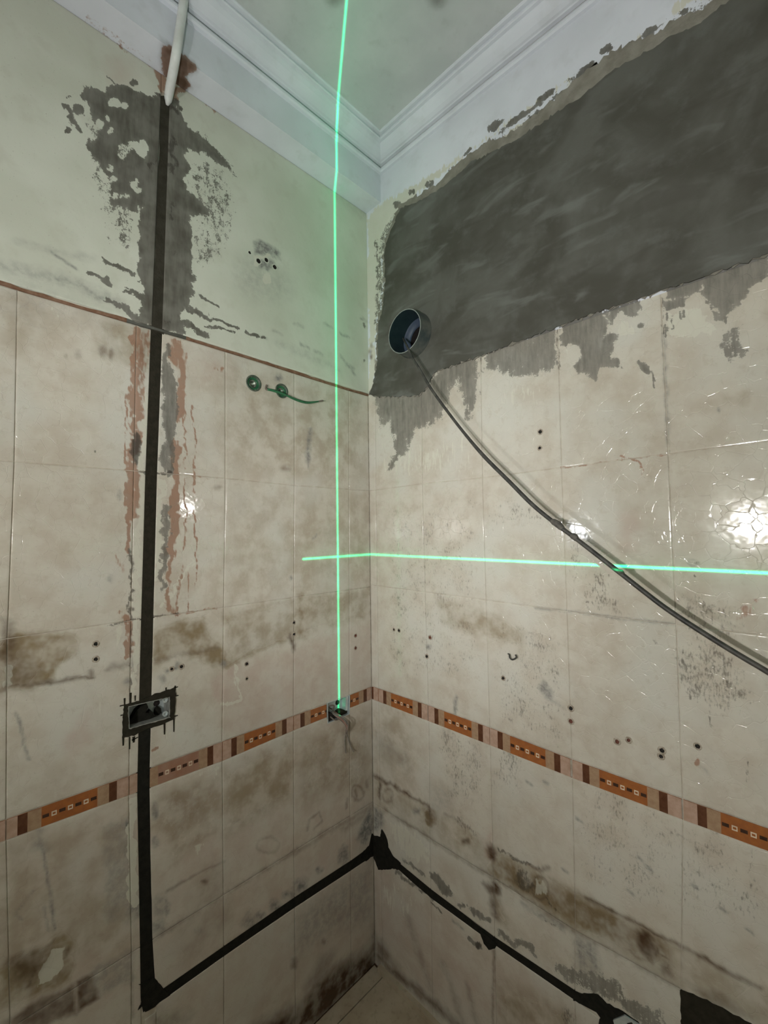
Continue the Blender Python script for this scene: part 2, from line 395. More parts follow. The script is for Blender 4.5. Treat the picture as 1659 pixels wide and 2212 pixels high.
def paint(wall, U, Z):
    """eight wear channels for points (U, Z) of a wall"""
    W8 = np.zeros((len(U), 8), np.float32)
    NX, NY = fbm(U, Z, 0), fbm(U+3.1, Z+1.7, 2)
    for ch, kind, P, soft, amp, hw in STROKES[wall]:
        pad = soft+hw+.02
        sel = np.where((U > P[:,0].min()-pad) & (U < P[:,0].max()+pad) & (Z > P[:,1].min()-pad) & (Z < P[:,1].max()+pad))[0]
        if not len(sel): continue
        amp_w = min(.0085, .85*soft+.30*hw)*(1.0 if ch in (0, 1, 3, 5) else .7)
        x, y = U[sel]+NX[sel]*amp_w, Z[sel]+NY[sel]*amp_w
        d = np.full(len(sel), 1e9); inside = np.zeros(len(sel), bool)
        n = len(P)
        for i in range(n if kind == 'p' else n-1):
            a, c = P[i], P[(i+1) % n]; e = c-a; l2 = max(e@e, 1e-12)
            t = np.clip(((x-a[0])*e[0]+(y-a[1])*e[1])/l2, 0, 1)
            d = np.minimum(d, np.hypot(x-a[0]-t*e[0], y-a[1]-t*e[1]))
            if kind == 'p':
                cr = ((a[1] > y) != (c[1] > y)) & (x < (c[0]-a[0])*(y-a[1])/((c[1]-a[1]) or 1e-9)+a[0])
                inside ^= cr
        sd = np.where(inside, d, -d) if kind == 'p' else hw-d
        mk = np.clip(.5+sd/(2*soft), 0, 1)
        if amp > 0: W8[sel, ch] = np.maximum(W8[sel, ch], mk*amp)
        else: W8[sel, ch] = np.minimum(W8[sel, ch], 1+mk*amp)
    return W8

# ---- left wall, painted plaster and the chase through it
poly('L', 'cem', [(175,198),(190,190),(225,195),(240,187),(270,188),(300,200),(340,205),(385,215),(390,245),(410,275),(440,308),(470,335),(500,365),(495,374),(465,352),(440,332),(412,325),(402,335),(412,365),(398,385),(410,420),(430,432),(455,455),(450,470),(420,460),(408,470),(412,500),(412,553),(417,590),(420,640),(395,660),(390,722),(330,712),(298,692),(305,640),(300,590),(297,553),(297,530),(303,470),(305,445),(290,455),(265,455),(240,442),(240,400),(225,370),(205,350),(190,320),(185,290),(202,270),(202,240),(182,215)], 1.0, 10)
for x, y, rx, ry in ((247,226,13,10),(213,270,8,12),(268,232,9,6),(238,284,8,6),(265,328,12,16),(284,312,12,9),(305,322,14,18),(290,397,9,14),(300,412,10,6),(240,365,9,9),(253,427,12,7),(245,390,9,6),(200,295,9,16),(272,426,9,5),(232,262,6,8)): blob('L', 'cem', x, y, rx, ry, -1.0, 4)
line('L', 'cem', [(143,233),(148,248),(160,275)], 15, .9); blob('L', 'cem', 145, 285, 9, 7); blob('L', 'cem', 147, 213, 7, 4, .9); blob('L', 'cem', 172, 240, 14, 12); blob('L', 'cem', 182, 205, 12, 16); line('L', 'cem', [(228,168),(240,180)], 8); blob('L', 'cem', 287, 178, 9, 7)
poly('L', 'cem', [(150,230),(300,300),(300,560),(250,560),(190,430),(175,330)], .44, 30)
poly('L', 'cem', [(400,340),(470,350),(505,380),(515,470),(490,560),(430,600),(412,560),(405,450)], .45, 22)
line('L', 'cem', [(385,265),(440,308),(498,368)], 22, .8, 10)
for a, b, wd in (((222,563),(292,595),11),((198,592),(240,613),11),((275,628),(315,648),14),((230,648),(268,672),12),((262,665),(310,700),18),((395,660),(455,690),13),((455,690),(512,706),6),((398,698),(450,728),15),((445,705),(505,717),6),((528,718),(572,730),7),((430,640),(470,660),5),((340,690),(395,700),24)): line('L', 'cem', [a, b], wd, .95)
line('L', 'grey', [(110,600),(180,622),(250,655)], 24, .55); line('L', 'grey', [(0,575),(130,604)], 24, .45); line('L', 'grey', [(40,525),(200,560)], 14, .3); line('L', 'grey', [(110,545),(165,583)], 5, .8)
poly('L', 'grey', [(548,525),(560,522),(602,545),(602,562),(570,553),(550,550)], 1.0, 5); poly('L', 'grey', [(556,560),(590,565),(600,580),(575,588),(558,580)], .85, 4); blob('L', 'grey', 545, 600, 28, 40, .35, 25); blob('L', 'grey', 595, 620, 30, 26, .3, 22)
poly('L', 'white', [(548,552),(562,556),(582,548),(586,560),(560,562),(556,578),(546,574)], .9, 4); blob('L', 'white', 575, 602, 10, 14, .8)
line('L', 'rust', [(160,32),(215,68),(280,112),(335,145)], 16, .5); line('L', 'rust', [(395,190),(430,212),(480,250)], 14, .47); line('L', 'pink', [(480,240),(600,320),(700,395)], 16, .7)
poly('L', 'rust', [(328,138),(350,150),(362,175),(355,206),(343,202),(336,178)], .9, 6); poly('L', 'rust', [(368,190),(400,180),(412,192),(390,205),(385,222),(368,214)], .8, 6); blob('L', 'pink', 260, 160, 30, 30, .6, 20)
line('L', 'dark', [(300,30),(345,80)], 2, .3)
poly('L', 'grey', [(0,690),(0,560),(250,680),(300,700)], .18, 30)
for x, y in ((635,700),(650,745),(590,715),(700,700),(735,720),(560,725),(680,760),(748,790),(780,690)): line('L', 'grey', [(x,y),(x+16,y+8)], 4, .7)
line('L', 'grey', [(600,740),(730,800)], 12, .25); line('L', 'grey', [(735,770),(765,810)], 3, .8); blob('L', 'dark', 786, 705, 4, 7, .7); blob('L', 'dark', 785, 778, 3, 5, .7); blob('L', 'grey', 752, 430, 60, 12, .3, 14, 40)
# ---- left wall tiles: rust and cement either side of the chase
line('L', 'rust', [(293,712),(293,800),(292,900),(289,985)], 15, .95); line('L', 'rust', [(276,850),(272,920),(271,1000)], 6, .7); line('L', 'rust', [(287,1000),(285,1060),(282,1120)], 22, .95); line('L', 'rust', [(280,1106),(278,1190)], 10, .8); line('L', 'rust', [(262,800),(263,880)], 4, .5)
poly('L', 'rust', [(298,715),(322,708),(318,800),(312,870),(300,900),(297,820)], .62, 8); poly('L', 'brown', [(298,705),(325,705),(320,780),(310,830),(300,850)], .35, 8)
line('L', 'dark', [(284,1185),(282,1260),(281,1330)], 10, .75); blob('L', 'dark', 293, 962, 9, 28, 1.0, 5); blob('L', 'dark', 296, 985, 7, 20, .9, 5)
poly('L', 'rust', [(243,1185),(270,1200),(268,1240),(255,1245)], .55, 10); line('L', 'rust', [(270,1330),(279,1380),(280,1420)], 14, .8); line('L', 'dark', [(284,1335),(282,1420),(281,1505)], 4, .8, 4)
line('L', 'white', [(314,860),(306,1000),(302,1100),(297,1250),(294,1330)], 16, .9); line('L', 'white', [(293,1345),(291,1500)], 14, .8); line('L', 'white', [(286,1725),(286,1840),(291,1952)], 17, 1.0, 3)
poly('L', 'white', [(240,1350),(268,1350),(262,1430),(245,1420)], .55, 14)
poly('L', 'cem', [(352,738),(368,742),(372,800),(384,850),(380,930),(376,970),(366,1015),(352,1022),(346,1000),(352,930),(348,850)], .85, 8); line('L', 'rust', [(385,745),(394,800),(390,860),(386,900)], 24, .8); line('L', 'rust', [(376,960),(378,1060),(377,1140),(366,1195)], 20, .95); line('L', 'cem', [(366,1000),(362,1030)], 12, .95); line('L', 'cem', [(362,1095),(356,1180),(350,1270)], 16, .85); line('L', 'white', [(346,1040),(343,1130),(338,1250)], 16, .9); line('L', 'rust', [(372,1200),(362,1300),(372,1330)], 14, .7); line('L', 'rust', [(395,1215),(378,1320)], 10, .6); line('L', 'white', [(412,1210),(370,1290),(355,1310)], 12, .8)
line('L', 'rust', [(416,875),(421,960),(421,1106),(424,1265)], 4, .95, 4); line('L', 'rust', [(401,890),(399,1000),(402,1106),(399,1190)], 4, .9, 4); line('L', 'rust', [(407,1235),(406,1320)], 3, .9, 4)
blob('L', 'rust', 472, 795, 14, 10, .5); blob('L', 'pink', 460, 790, 40, 30, .6, 25); line('L', 'dark', [(300,1017),(366,1025)], 5, 1.0, 4); blob('L', 'dark', 365, 1022, 5, 4); line('L', 'rust', [(366,1026),(470,1033)], 3, .8, 4); line('L', 'dark', [(240,1348),(330,1333),(385,1325)], 4, .95, 4); line('L', 'rust', [(380,1328),(470,1312)], 4, .8, 4)
poly('L', 'grime', [(215,690),(275,705),(272,760),(240,775),(210,770)], .4, 14); blob('L', 'brown', 222, 760, 8, 14, .5); blob('L', 'brown', 240, 765, 5, 14, .5); blob('L', 'brown', 170, 765, 7, 9, .4); blob('L', 'brown', 141, 768, 4, 6, .4); blob('L', 'dark', 205, 978, 3, 3, .8); blob('L', 'grey', 258, 1070, 6, 12, .6)
poly('L', 'grime', [(0,640),(60,650),(120,700),(60,760),(0,760)], .25, 30); poly('L', 'white', [(90,640),(130,660),(130,690),(110,680)], .5, 8)
# cabinet footprint
poly('L', 'grime', [(0,1385),(30,1366),(150,1368),(170,1385),(168,1410),(130,1435),(110,1470),(60,1490),(0,1494)], .95, 8); poly('L', 'brown', [(0,1400),(35,1390),(80,1450),(60,1488),(0,1494)], .45, 22); line('L', 'brown', [(20,1484),(120,1472),(200,1462)], 9, .7); blob('L', 'brown', 195, 1455, 7, 10, .5); poly('L', 'brown', [(0,1335),(26,1345),(26,1372),(34,1380),(20,1430),(0,1430)], .65, 8); line('L', 'brown', [(0,1410),(18,1408),(14,1490)], 14, .7); line('L', 'white', [(15,1445),(14,1480)], 14, 1.0)
poly('L', 'grime', [(335,1358),(400,1340),(442,1334),(450,1380),(478,1398),(492,1430),(455,1440),(430,1418),(380,1418),(335,1432)], .85, 8); line('L', 'brown', [(335,1428),(400,1412),(470,1402)], 8, .35); line('L', 'brown', [(237,1442),(278,1434)], 12, .5)
poly('L', 'grime', [(484,1322),(640,1292),(800,1270),(800,1330),(690,1362),(560,1398),(492,1436)], .50, 10); line('L', 'grime', [(648,1296),(650,1365)], 22, .85); line('L', 'grime', [(490,1438),(560,1400),(640,1375)], 10, .7); line('L', 'brown', [(628,1375),(633,1402)], 9, .9)
poly('L', 'pink', [(484,1445),(640,1400),(800,1345),(800,1480),(640,1540),(484,1600)], .55, 14); poly('L', 'pink', [(455,1470),(500,1440),(530,1500),(540,1540),(470,1520)], .8, 6); line('L', 'white', [(505,1440),(525,1510),(480,1525)], 10, .7)
for x, y, r, a in ((378,1442,4,.9),(385,1437,6,.8),(361,1448,4,.9),(350,1466,8,.6),(275,1473,9,.6),(291,1470,6,.6),(482,1434,7,.7),(240,1250,8,.5)): blob('L', 'grey', x, y, r, r, a)
line('L', 'grey', [(294,1415),(291,1450)], 12, .7); line('L', 'grey', [(34,1540),(45,1560),(52,1600),(62,1640)], 4, .9); poly('L', 'pink', [(140,1600),(190,1540),(195,1600),(150,1640)], .6, 12); blob('L', 'rust', 337, 1616, 10, 6, .7, 4, -40); poly('L', 'white', [(200,1490),(260,1500),(260,1560),(190,1600),(170,1570)], .35, 25)
for x, y, h in ((672,945,34),(668,985,26)): line('L', 'grey', [(x,y-h*.5),(x-3,y+h*.5)], 9, .9)
line('L', 'grey', [(670,960),(666,1010)], 3, .8); blob('L', 'brown', 618, 1012, 12, 8, .45); poly('L', 'grime', [(490,790),(640,830),(790,870),(790,1040),(640,1030),(490,1010)], .33, 40); poly('L', 'grime', [(490,1040),(640,1060),(795,1070),(798,1260),(640,1280),(490,1300)], .27, 40); blob('L', 'brown', 470, 1052, 10, 5, .4)
line('L', 'grey', [(678,1165),(684,1155)], 3, .9); blob('L', 'grey', 628, 1248, 4, 4, .9); blob('L', 'grey', 600, 815, 8, 9, .8)
# below the border
poly('L', 'grime', [(330,1722),(440,1685),(482,1672),(482,1800),(430,1825),(370,1870),(352,1800),(330,1790)], .42, 12); poly('L', 'brown', [(350,1720),(440,1690),(470,1700),(440,1760),(380,1790)], .15, 20); poly('L', 'grime', [(484,1665),(634,1600),(634,1720),(484,1800)], .6, 22); poly('L', 'grime', [(634,1600),(800,1540),(803,1690),(640,1740)], .45, 26); line('L', 'white', [(440,1672),(470,1660),(460,1690)], 12, .6); poly('L', 'pink', [(400,1800),(480,1780),(480,1870),(380,1920)], .6, 14); blob('L', 'white', 428, 1832, 16, 12, .55)
poly('L', 'grey', [(222,1778),(290,1770),(300,1980),(230,1990)], .38, 8); line('L', 'grey', [(85,1812),(98,1870),(112,1960),(116,2012)], 4, .95); line('L', 'grey', [(95,1960),(104,2012)], 3, .7); line('L', 'grey', [(72,1926),(50,1952),(36,1970),(48,1985)], 4, .6); poly('L', 'grey', [(70,1790),(95,1785),(100,1840),(75,1840)], .5, 10); poly('L', 'grime', [(0,1830),(280,1760),(280,2050),(0,2100)], .32, 30)
for x, y, rx, ry, a in ((275,1780,6,16,.9),(272,1840,6,16,.9),(287,1965,20,22,.7),(335,1752,6,22,.8),(335,1818,8,10,.8),(345,1955,14,22,.5),(360,1960,6,18,.8),(342,2000,16,16,.6),(270,1890,8,5,.5),(540,1990,14,16,.8),(430,2010,12,8,.3)): blob('L', 'grey', x, y, rx, ry, a)
line('L', 'brown', [(330,2030),(400,1985),(482,1935),(560,1885),(640,1838)], 9, .38); line('L', 'brown', [(360,1925),(420,1890),(484,1860)], 6, .45); line('L', 'brown', [(640,1838),(720,1790),(800,1744)], 10, .40); blob('L', 'brown', 440, 1905, 8, 6, .6); ring('L', 'brown', 580, 1825, 24, 17, 4, .3); ring('L', 'brown', 773, 1712, 13, 17, 3, .6); line('L', 'brown', [(768,1705),(770,1722)], 5, .6); line('L', 'brown', [(664,1795),(668,1770),(688,1758),(696,1775),(680,1790)], 3, .6); blob('L', 'pink', 684, 1772, 12, 14, .7); blob('L', 'brown', 793, 1692, 3, 10, .5); line('L', 'brown', [(748,1745),(752,1725)], 4, .7)
poly('L', 'grey', [(772,1812),(780,1790),(796,1752),(806,1750),(806,1800),(795,1805),(790,1825),(780,1820)], .95, 5); poly('L', 'brown', [(735,1790),(790,1750),(795,1765),(740,1800)], .3, 6)
for x, y, rx, ry in ((648,1912,13,14),(625,1932,14,8),(594,1955,12,14),(742,1848,10,18),(560,1978,10,8),(690,1880,8,6)): blob('L', 'grey', x, y, rx, ry, .85)
poly('L', 'pink', [(640,1880),(770,1795),(790,1830),(700,1885),(560,1980),(500,2000)], .7, 12); poly('L', 'grey', [(640,1985),(760,1890),(805,1872),(808,1990),(720,2010),(640,2060)], .42, 22); poly('L', 'brown', [(440,1860),(480,1850),(500,2000),(400,2080),(370,2060)], .18, 20)
# cabinet feet stains low left
poly('L', 'grime', [(0,2092),(60,2060),(145,2010),(160,2030),(150,2120),(80,2150),(0,2180)], .9, 10); poly('L', 'brown', [(20,2075),(105,2045),(95,2080),(70,2130),(25,2120)], .6, 14); poly('L', 'white', [(82,2105),(108,2055),(140,2045),(140,2090),(110,2120),(84,2132)], .8, 6); line('L', 'brown', [(75,2100),(62,2130)], 10, .8); line('L', 'brown', [(146,2050),(146,2065)], 8, .7); line('L', 'grime', [(60,2060),(150,2020)], 8, .7)
poly('L', 'brown', [(166,2120),(204,2100),(212,2155),(168,2186)], .85, 5); poly('L', 'brown', [(70,2165),(155,2128),(165,2190),(110,2212),(20,2230),(0,2212)], .75, 8); poly('L', 'grey', [(200,2090),(285,2050),(285,2120),(215,2150)], .45, 8); line('L', 'brown', [(285,2100),(287,2200)], 5, .4)
# damp brown line along the floor
poly('L', 'brown', [(813,2005),(798,2045),(770,2070),(735,2085),(690,2112),(655,2165),(600,2195),(540,2225),(560,2290),(690,2212),(816,2090)], .95, 16); poly('L', 'brown', [(690,2070),(720,2060),(700,2110),(680,2130),(660,2130)], .45, 14)
blob('L', 'brown', 636, 2082, 8, 12, .5); blob('L', 'brown', 700, 2032, 5, 6, .4); poly('L', 'brown', [(320,2180),(420,2190),(340,2240)], .5, 16); poly('L', 'pink', [(560,2080),(680,1990),(780,1985),(770,2050),(640,2120)], .5, 22)


line('L', 'dark', [(348,214),(352,230),(372,232),(385,240)], 14, .75); line('L', 'dark', [(372,300),(374,350),(372,375)], 14, .72); line('L', 'dark', [(334,345),(322,360),(330,375)], 14, .62); line('L', 'dark', [(366,470),(370,440)], 10, .7); blob('L', 'dark', 378, 545, 5, 12, .5); line('L', 'dark', [(330,660),(335,690),(360,700)], 20, .6)
poly('L', 'pink', [(0,1840),(300,1725),(600,1600),(806,1520),(810,2040),(600,2212),(0,2212)], .42, 60); poly('R', 'pink', [(806,1890),(1060,2060),(1300,2212),(1000,2240),(815,2080)], .42, 30)  # broad warm tint painted low on both walls, standing for floor bounce
poly('L', 'rust', [(352,738),(372,742),(395,745),(402,820),(394,840),(380,790),(362,780)], .62, 10); line('L', 'cem', [(330,700),(360,712),(395,720)], 16, .8); poly('L', 'grime', [(225,690),(330,712),(320,800),(280,790),(250,760)], .5, 14)
for x, y, rx, ry, rt in ((1215,200,40,6,-40),(1150,235,38,7,-38),(1325,120,30,6,-34),(1240,168,30,5,-38),(1090,280,26,6,-35),(1420,58,26,6,-35),(975,365,16,6,-40)): blob('R', 'cem', x, y, rx, ry, .66, 7, rt)
line('R', 'white', [(1060,318),(1120,280),(1180,240),(1240,200)], 12, .8); line('R', 'white', [(1290,150),(1345,112)], 10, .8)
poly('R', 'grey', [(1240,1110),(1300,1190),(1290,1240),(1230,1150)], .2, 20)
# ---- right wall: plaster edge round the cement
poly('R', 'white', [(792,470),(822,440),(1000,330),(1200,190),(1440,40),(1500,-40),(1560,-30),(1240,170),(1050,305),(900,425),(850,480),(835,520),(828,600),(822,680),(800,700)], .85, 12)
poly('R', 'cem', [(815,520),(840,470),(900,428),(960,385),(1050,300),(1110,275),(1180,215),(1290,125),(1360,85),(1450,40),(1560,-30),(1560,20),(1200,240),(860,450),(845,520),(830,700),(812,760),(806,720),(812,600)], .50, 9)
for x, y, rx, ry, rt in ((1120,255,34,9,-38),(1180,205,26,7,-38),(1265,150,26,8,-36),(1310,108,16,9,-25),(1400,70,22,8,-35),(1070,270,18,8,-35),(1155,250,22,6,-35),(1010,330,14,5,-30),(858,440,8,10,0),(930,400,10,8,0),(890,415,8,7,0),(1480,25,12,6,-30)): blob('R', 'cem', x, y, rx, ry, .95, 5, rt)
line('R', 'cem', [(812,520),(818,600),(816,660),(808,700)], 10, .62); line('R', 'white', [(797,560),(800,650),(806,720),(804,800),(797,845)], 16, .95); poly('R', 'grey', [(800,480),(830,470),(825,560),(805,600)], .35, 8)
for x, y in ((804,745),(800,760),(812,780),(802,770)): blob('R', 'brown', x, y, 3, 5, .7)
# cement smears over the tiles
poly('R', 'cem', [(803,845),(905,840),(925,815),(955,785),(1038,755),(1037,800),(1034,850),(1028,895),(1008,895),(1000,860),(985,830),(968,872),(955,905),(930,915),(918,925),(895,935),(882,975),(866,990),(845,1000),(852,950),(838,915),(824,930),(812,895)], .80, 14)
line('R', 'cem', [(880,900),(868,960),(845,1010)], 16, .8); line('R', 'cem', [(935,890),(935,915)], 14, .8); line('R', 'cem', [(1000,810),(1010,900)], 16, .7); line('R', 'cem', [(895,880),(850,930)], 22, .8)
poly('R', 'cem', [(1044,750),(1106,728),(1204,695),(1205,795),(1190,806),(1165,808),(1150,812),(1106,818),(1075,800),(1052,800)], .72, 11)
poly('R', 'cem', [(1209,695),(1300,664),(1318,700),(1310,725),(1345,715),(1335,735),(1322,762),(1335,775),(1356,806),(1330,795),(1300,795),(1285,822),(1260,812),(1238,800),(1250,775),(1246,745),(1214,745)], .82, 8)
poly('R', 'cem', [(1300,666),(1395,637),(1392,672),(1365,682),(1340,678),(1318,700)], .68, 8); blob('R', 'cem', 1386, 702, 10, 9, .85); blob('R', 'cem', 1396, 797, 12, 15, .85, 6, -20); line('R', 'cem', [(1412,808),(1415,838)], 5, .95); line('R', 'cem', [(1380,780),(1390,790)], 6, .9)
poly('R', 'cem', [(1430,618),(1540,580),(1659,540),(1659,596),(1625,620),(1600,655),(1575,675),(1560,700),(1535,650),(1512,628),(1480,645),(1432,648)], .80, 9); poly('R', 'cem', [(1433,652),(1480,640),(1485,662),(1436,672)], .9, 5); line('R', 'cem', [(1560,590),(1568,700)], 14, .85)
poly('R', 'cem', [(1555,725),(1585,705),(1612,690),(1600,720),(1608,755),(1635,762),(1590,778),(1556,775)], .62, 9); line('R', 'cem', [(1530,655),(1555,690)], 9, .8)
for x, y, l in ((1440,678,36),(1452,680,30),(1470,672,14),(1478,670,12),(1437,700,30)): line('R', 'cem', [(x,y),(x+2,y+l)], 5, .85)
line('R', 'dark', [(1430,640),(1434,720)], 4, .85, 4); line('R', 'dark', [(1205,712),(1207,800)], 4, .85, 4); line('R', 'dark', [(1040,772),(1040,800)], 4, .85, 4); line('R', 'grey', [(1434,720),(1443,960)], 4, .8, 4)
for a in ([(1215,745),(1240,742),(1238,768),(1216,758)], [(1330,690),(1372,690),(1380,720),(1340,730),(1320,712)], [(1436,682),(1500,650),(1540,690),(1560,720),(1490,740),(1440,740)]): poly('R', 'white', a, .62, 10)
poly('R', 'white', [(1050,825),(1120,820),(1195,812),(1195,900),(1060,900)], .4, 25); poly('R', 'white', [(812,900),(850,960),(940,940),(1035,900),(1036,1040),(812,1050)], .42, 25)
# mildew, scuffs and stains
for p, a in (([(1225,1130),(1262,1140),(1275,1220),(1240,1330),(1222,1300)], .46), ([(1275,1215),(1320,1240),(1345,1330),(1270,1330),(1262,1270)], .52), ([(1440,1390),(1520,1370),(1600,1420),(1640,1520),(1560,1560),(1470,1510)], .50), ([(1108,1500),(1145,1500),(1150,1570),(1110,1570)], .55), ([(1070,1560),(1150,1640),(1120,1720),(1060,1700)], .48), ([(930,1540),(1050,1600),(1060,1760),(960,1740)], .44), ([(980,1740),(1060,1800),(1030,1830),(960,1770)], .50), ([(1040,1060),(1200,1090),(1220,1140),(1060,1150)], .42), ([(1440,1260),(1600,1300),(1640,1400),(1480,1400)], .45), ([(1240,1660),(1659,1830),(1659,2000),(1480,2000),(1250,1900)], .38), ([(830,1080),(1040,1060),(1050,1480),(830,1480)], .37), ([(1060,1330),(1230,1340),(1230,1640),(1060,1560)], .39)): poly('R', 'dark', p, a*.86, 22)
poly('R', 'grime', [(945,1296),(1040,1318),(1110,1345),(1135,1372),(1130,1402),(1040,1372),(960,1345)], .55, 10); blob('R', 'grey', 1178, 1490, 11, 24, .75, 5, -25); line('R', 'grey', [(1182,1510),(1215,1525)], 10, .35); line('R', 'grey', [(983,1508),(984,1540)], 7, .8); blob('R', 'grey', 925, 1397, 5, 5, .9); blob('R', 'rust', 1612, 1325, 24, 22, .55, 12); blob('R', 'rust', 1632, 1298, 14, 10, .5, 8); blob('R', 'dark', 1502, 1218, 6, 5, .6); ring('R', 'grey', 1496, 1217, 11, 6, 3, .7); blob('R', 'dark', 1502, 1246, 3, 3, .9); blob('R', 'rust', 1508, 1647, 10, 9, .7, 5); line('R', 'grey', [(1514,1655),(1530,1672)], 8, .4)
for x, y, l in ((1279,1270,16),(1303,1278,10),(1475,1418,26),(1580,1434,16),(1568,1490,40),(1530,1553,30),(1414,1384,4),(1616,1668,40),(1487,1500,30),(1268,1300,28)): line('R', 'dark', [(x,y-l*.5),(x+2,y+l*.5)], 6, .72, 4)
line('R', 'rust', [(1213,1010),(1319,996)], 4, .9, 4); line('R', 'rust', [(1335,994),(1440,981)], 4, .8, 4); line('R', 'rust', [(1340,985),(1378,995),(1390,1025)], 6, .7); line('R', 'rust', [(1320,1000),(1318,1060)], 4, .6); line('R', 'dark', [(1443,960),(1448,1053),(1452,1200)], 3, .55, 4); line('R', 'grey', [(1156,1313),(1225,1321),(1366,1338),(1456,1348)], 4, .8, 4); poly('R', 'pink', [(1335,1110),(1380,1110),(1370,1190),(1340,1190)], .5, 14); poly('R', 'grime', [(1560,850),(1620,840),(1610,870),(1570,875)], .35, 10); blob('R', 'grey', 1554, 886, 3, 5, .9)
poly('R', 'grime', [(806,1540),(860,1530),(900,1600),(890,1690),(808,1660)], .35, 22); line('R', 'grey', [(820,1600),(870,1640)], 30, .30); poly('R', 'grey', [(930,1700),(980,1700),(970,1760),(930,1750)], .3, 18)
for x, y in ((1385,1858),(1400,1875),(1363,1928),(1500,1915),(1560,1965),(1220,1880),(1143,1692),(1180,1690),(1250,1773),(1620,2010)): line('R', 'grey', [(x-4,y-3),(x+5,y+4)], 6, .8)
# footprint of the old worktop
poly('R', 'grime', [(808,1672),(925,1738),(1106,1852),(1263,1936),(1473,2046),(1640,2132),(1720,2170),(1720,2270),(1473,2142),(1239,2010),(1106,1920),(1030,1876),(815,1745)], .38, 6); poly('R', 'grime', [(1060,1850),(1106,1856),(1263,1940),(1430,2028),(1450,2090),(1300,2020),(1239,2005),(1106,1918),(1050,1885)], 1.0, 12); poly('R', 'brown', [(1075,1856),(1263,1942),(1430,2030),(1440,2080),(1300,2015),(1106,1912),(1060,1885)], .28, 14)
line('R', 'brown', [(808,1674),(860,1703),(900,1727),(926,1742)], 7, .8); line('R', 'brown', [(926,1740),(927,1760)], 4, .8); line('R', 'brown', [(1263,1938),(1330,1972),(1400,2008),(1473,2047),(1560,2092),(1642,2134)], 9, .75); line('R', 'brown', [(960,1757),(1015,1790)], 4, .4); line('R', 'brown', [(830,1749),(930,1812),(1030,1876),(1106,1920),(1170,1962),(1239,2010)], 9, .42); line('R', 'brown', [(1239,2010),(1340,2065),(1473,2139),(1560,2190)], 8, .35); line('R', 'dark', [(1075,1835),(1110,1852),(1165,1875)], 10, .62); line('R', 'brown', [(1142,1868),(1165,1880),(1185,1873)], 7, .7)
ring('R', 'brown', 1167, 1918, 17, 25, 5, .75); blob('R', 'white', 1167, 1918, 14, 21, .62); ring('R', 'brown', 1392, 2042, 32, 32, 5, .35); blob('R', 'brown', 1400, 2044, 20, 30, 1.0, 9, -25); blob('R', 'brown', 1420, 2056, 6, 12, .9); line('R', 'brown', [(1425,2062),(1442,2072)], 4, .8); blob('R', 'brown', 1440, 2095, 10, 13, .6, 7, -30); ring('R', 'brown', 837, 1718, 11, 15, 3, .5); line('R', 'brown', [(820,1692),(821,1722)], 6, .85)
blob('R', 'grime', 931, 1768, 14, 23, 1.0, 4); blob('R', 'brown', 931, 1768, 13, 21, .35, 5); line('R', 'brown', [(928,1745),(930,1780)], 4, .7); blob('R', 'brown', 1005, 1818, 8, 7, .8); blob('R', 'grey', 898, 1752, 9, 6, .8); blob('R', 'brown', 1060, 1840, 8, 18, .95, 6, -15); poly('R', 'pink', [(1042,1820),(1064,1800),(1064,1860),(1045,1850)], .9, 5)
line('R', 'brown', [(1066,1915),(1068,1940),(1068,1975)], 15, .75); poly('R', 'brown', [(1042,1908),(1070,1905),(1082,1918),(1072,1935),(1060,1935)], .95, 5); line('R', 'grime', [(1070,1935),(1085,1985)], 20, .7)
poly('R', 'dark', [(1115,1870),(1150,1885),(1160,1930),(1130,1925),(1110,1900)], .58, 8); line('R', 'grey', [(1130,1955),(1215,2000)], 12, .6); line('R', 'dark', [(1175,1985),(1212,2005)], 6, .6); line('R', 'dark', [(1180,1940),(1200,1965)], 7, .6)
# cement round the low chase
poly('R', 'cem', [(1190,2072),(1240,2085),(1330,2112),(1345,2140),(1400,2165),(1440,2180),(1440,2230),(1390,2230),(1330,2170),(1240,2132),(1190,2095)], .62, 12); poly('R', 'grey', [(1240,2020),(1290,2045),(1300,2110),(1245,2095)], .6, 10)
for x in (1252,1263,1275,1286): line('R', 'grey', [(x,2040),(x+2,2100)], 5, .85)
poly('R', 'cem', [(925,1888),(940,1882),(952,1892),(966,1905),(978,1935),(960,1935),(945,1915)], .85, 6); line('R', 'cem', [(872,1858),(895,1872),(912,1888)], 12, .75); line('R', 'cem', [(870,1895),(905,1918),(935,1942)], 11, .85); blob('R', 'cem', 1000, 1955, 12, 10, .8); poly('R', 'cem', [(1012,1952),(1040,1970),(1060,1985),(1050,1995),(1020,1975)], .8, 6); poly('R', 'cem', [(1070,2000),(1100,2018),(1160,2045),(1160,2070),(1106,2046),(1075,2018)], .72, 8); line('R', 'dark', [(932,1950),(956,1972)], 5, .85); line('R', 'cem', [(1020,2030),(1042,2048)], 12, .9); blob('R', 'cem', 862, 1885, 8, 10, .7); line('R', 'grey', [(980,1990),(1000,2005)], 5, .7)
poly('R', 'grey', [(806,1745),(828,1755),(832,1775),(815,1795),(806,1795)], .85, 5); blob('R', 'dark', 1033, 2040, 8, 10, .85, 4, -30)
poly('R', 'white', [(835,1765),(870,1775),(930,1830),(935,1875),(880,1860),(845,1820)], .58, 12); poly('R', 'white', [(812,1885),(870,1895),(930,1950),(880,2000),(812,1960)], .42, 16)
poly('R', 'pink', [(806,1880),(840,1880),(850,2000),(815,2030)], .7, 14); poly('R', 'pink', [(960,2060),(1060,2060),(1068,2212),(990,2212)], .55, 20)
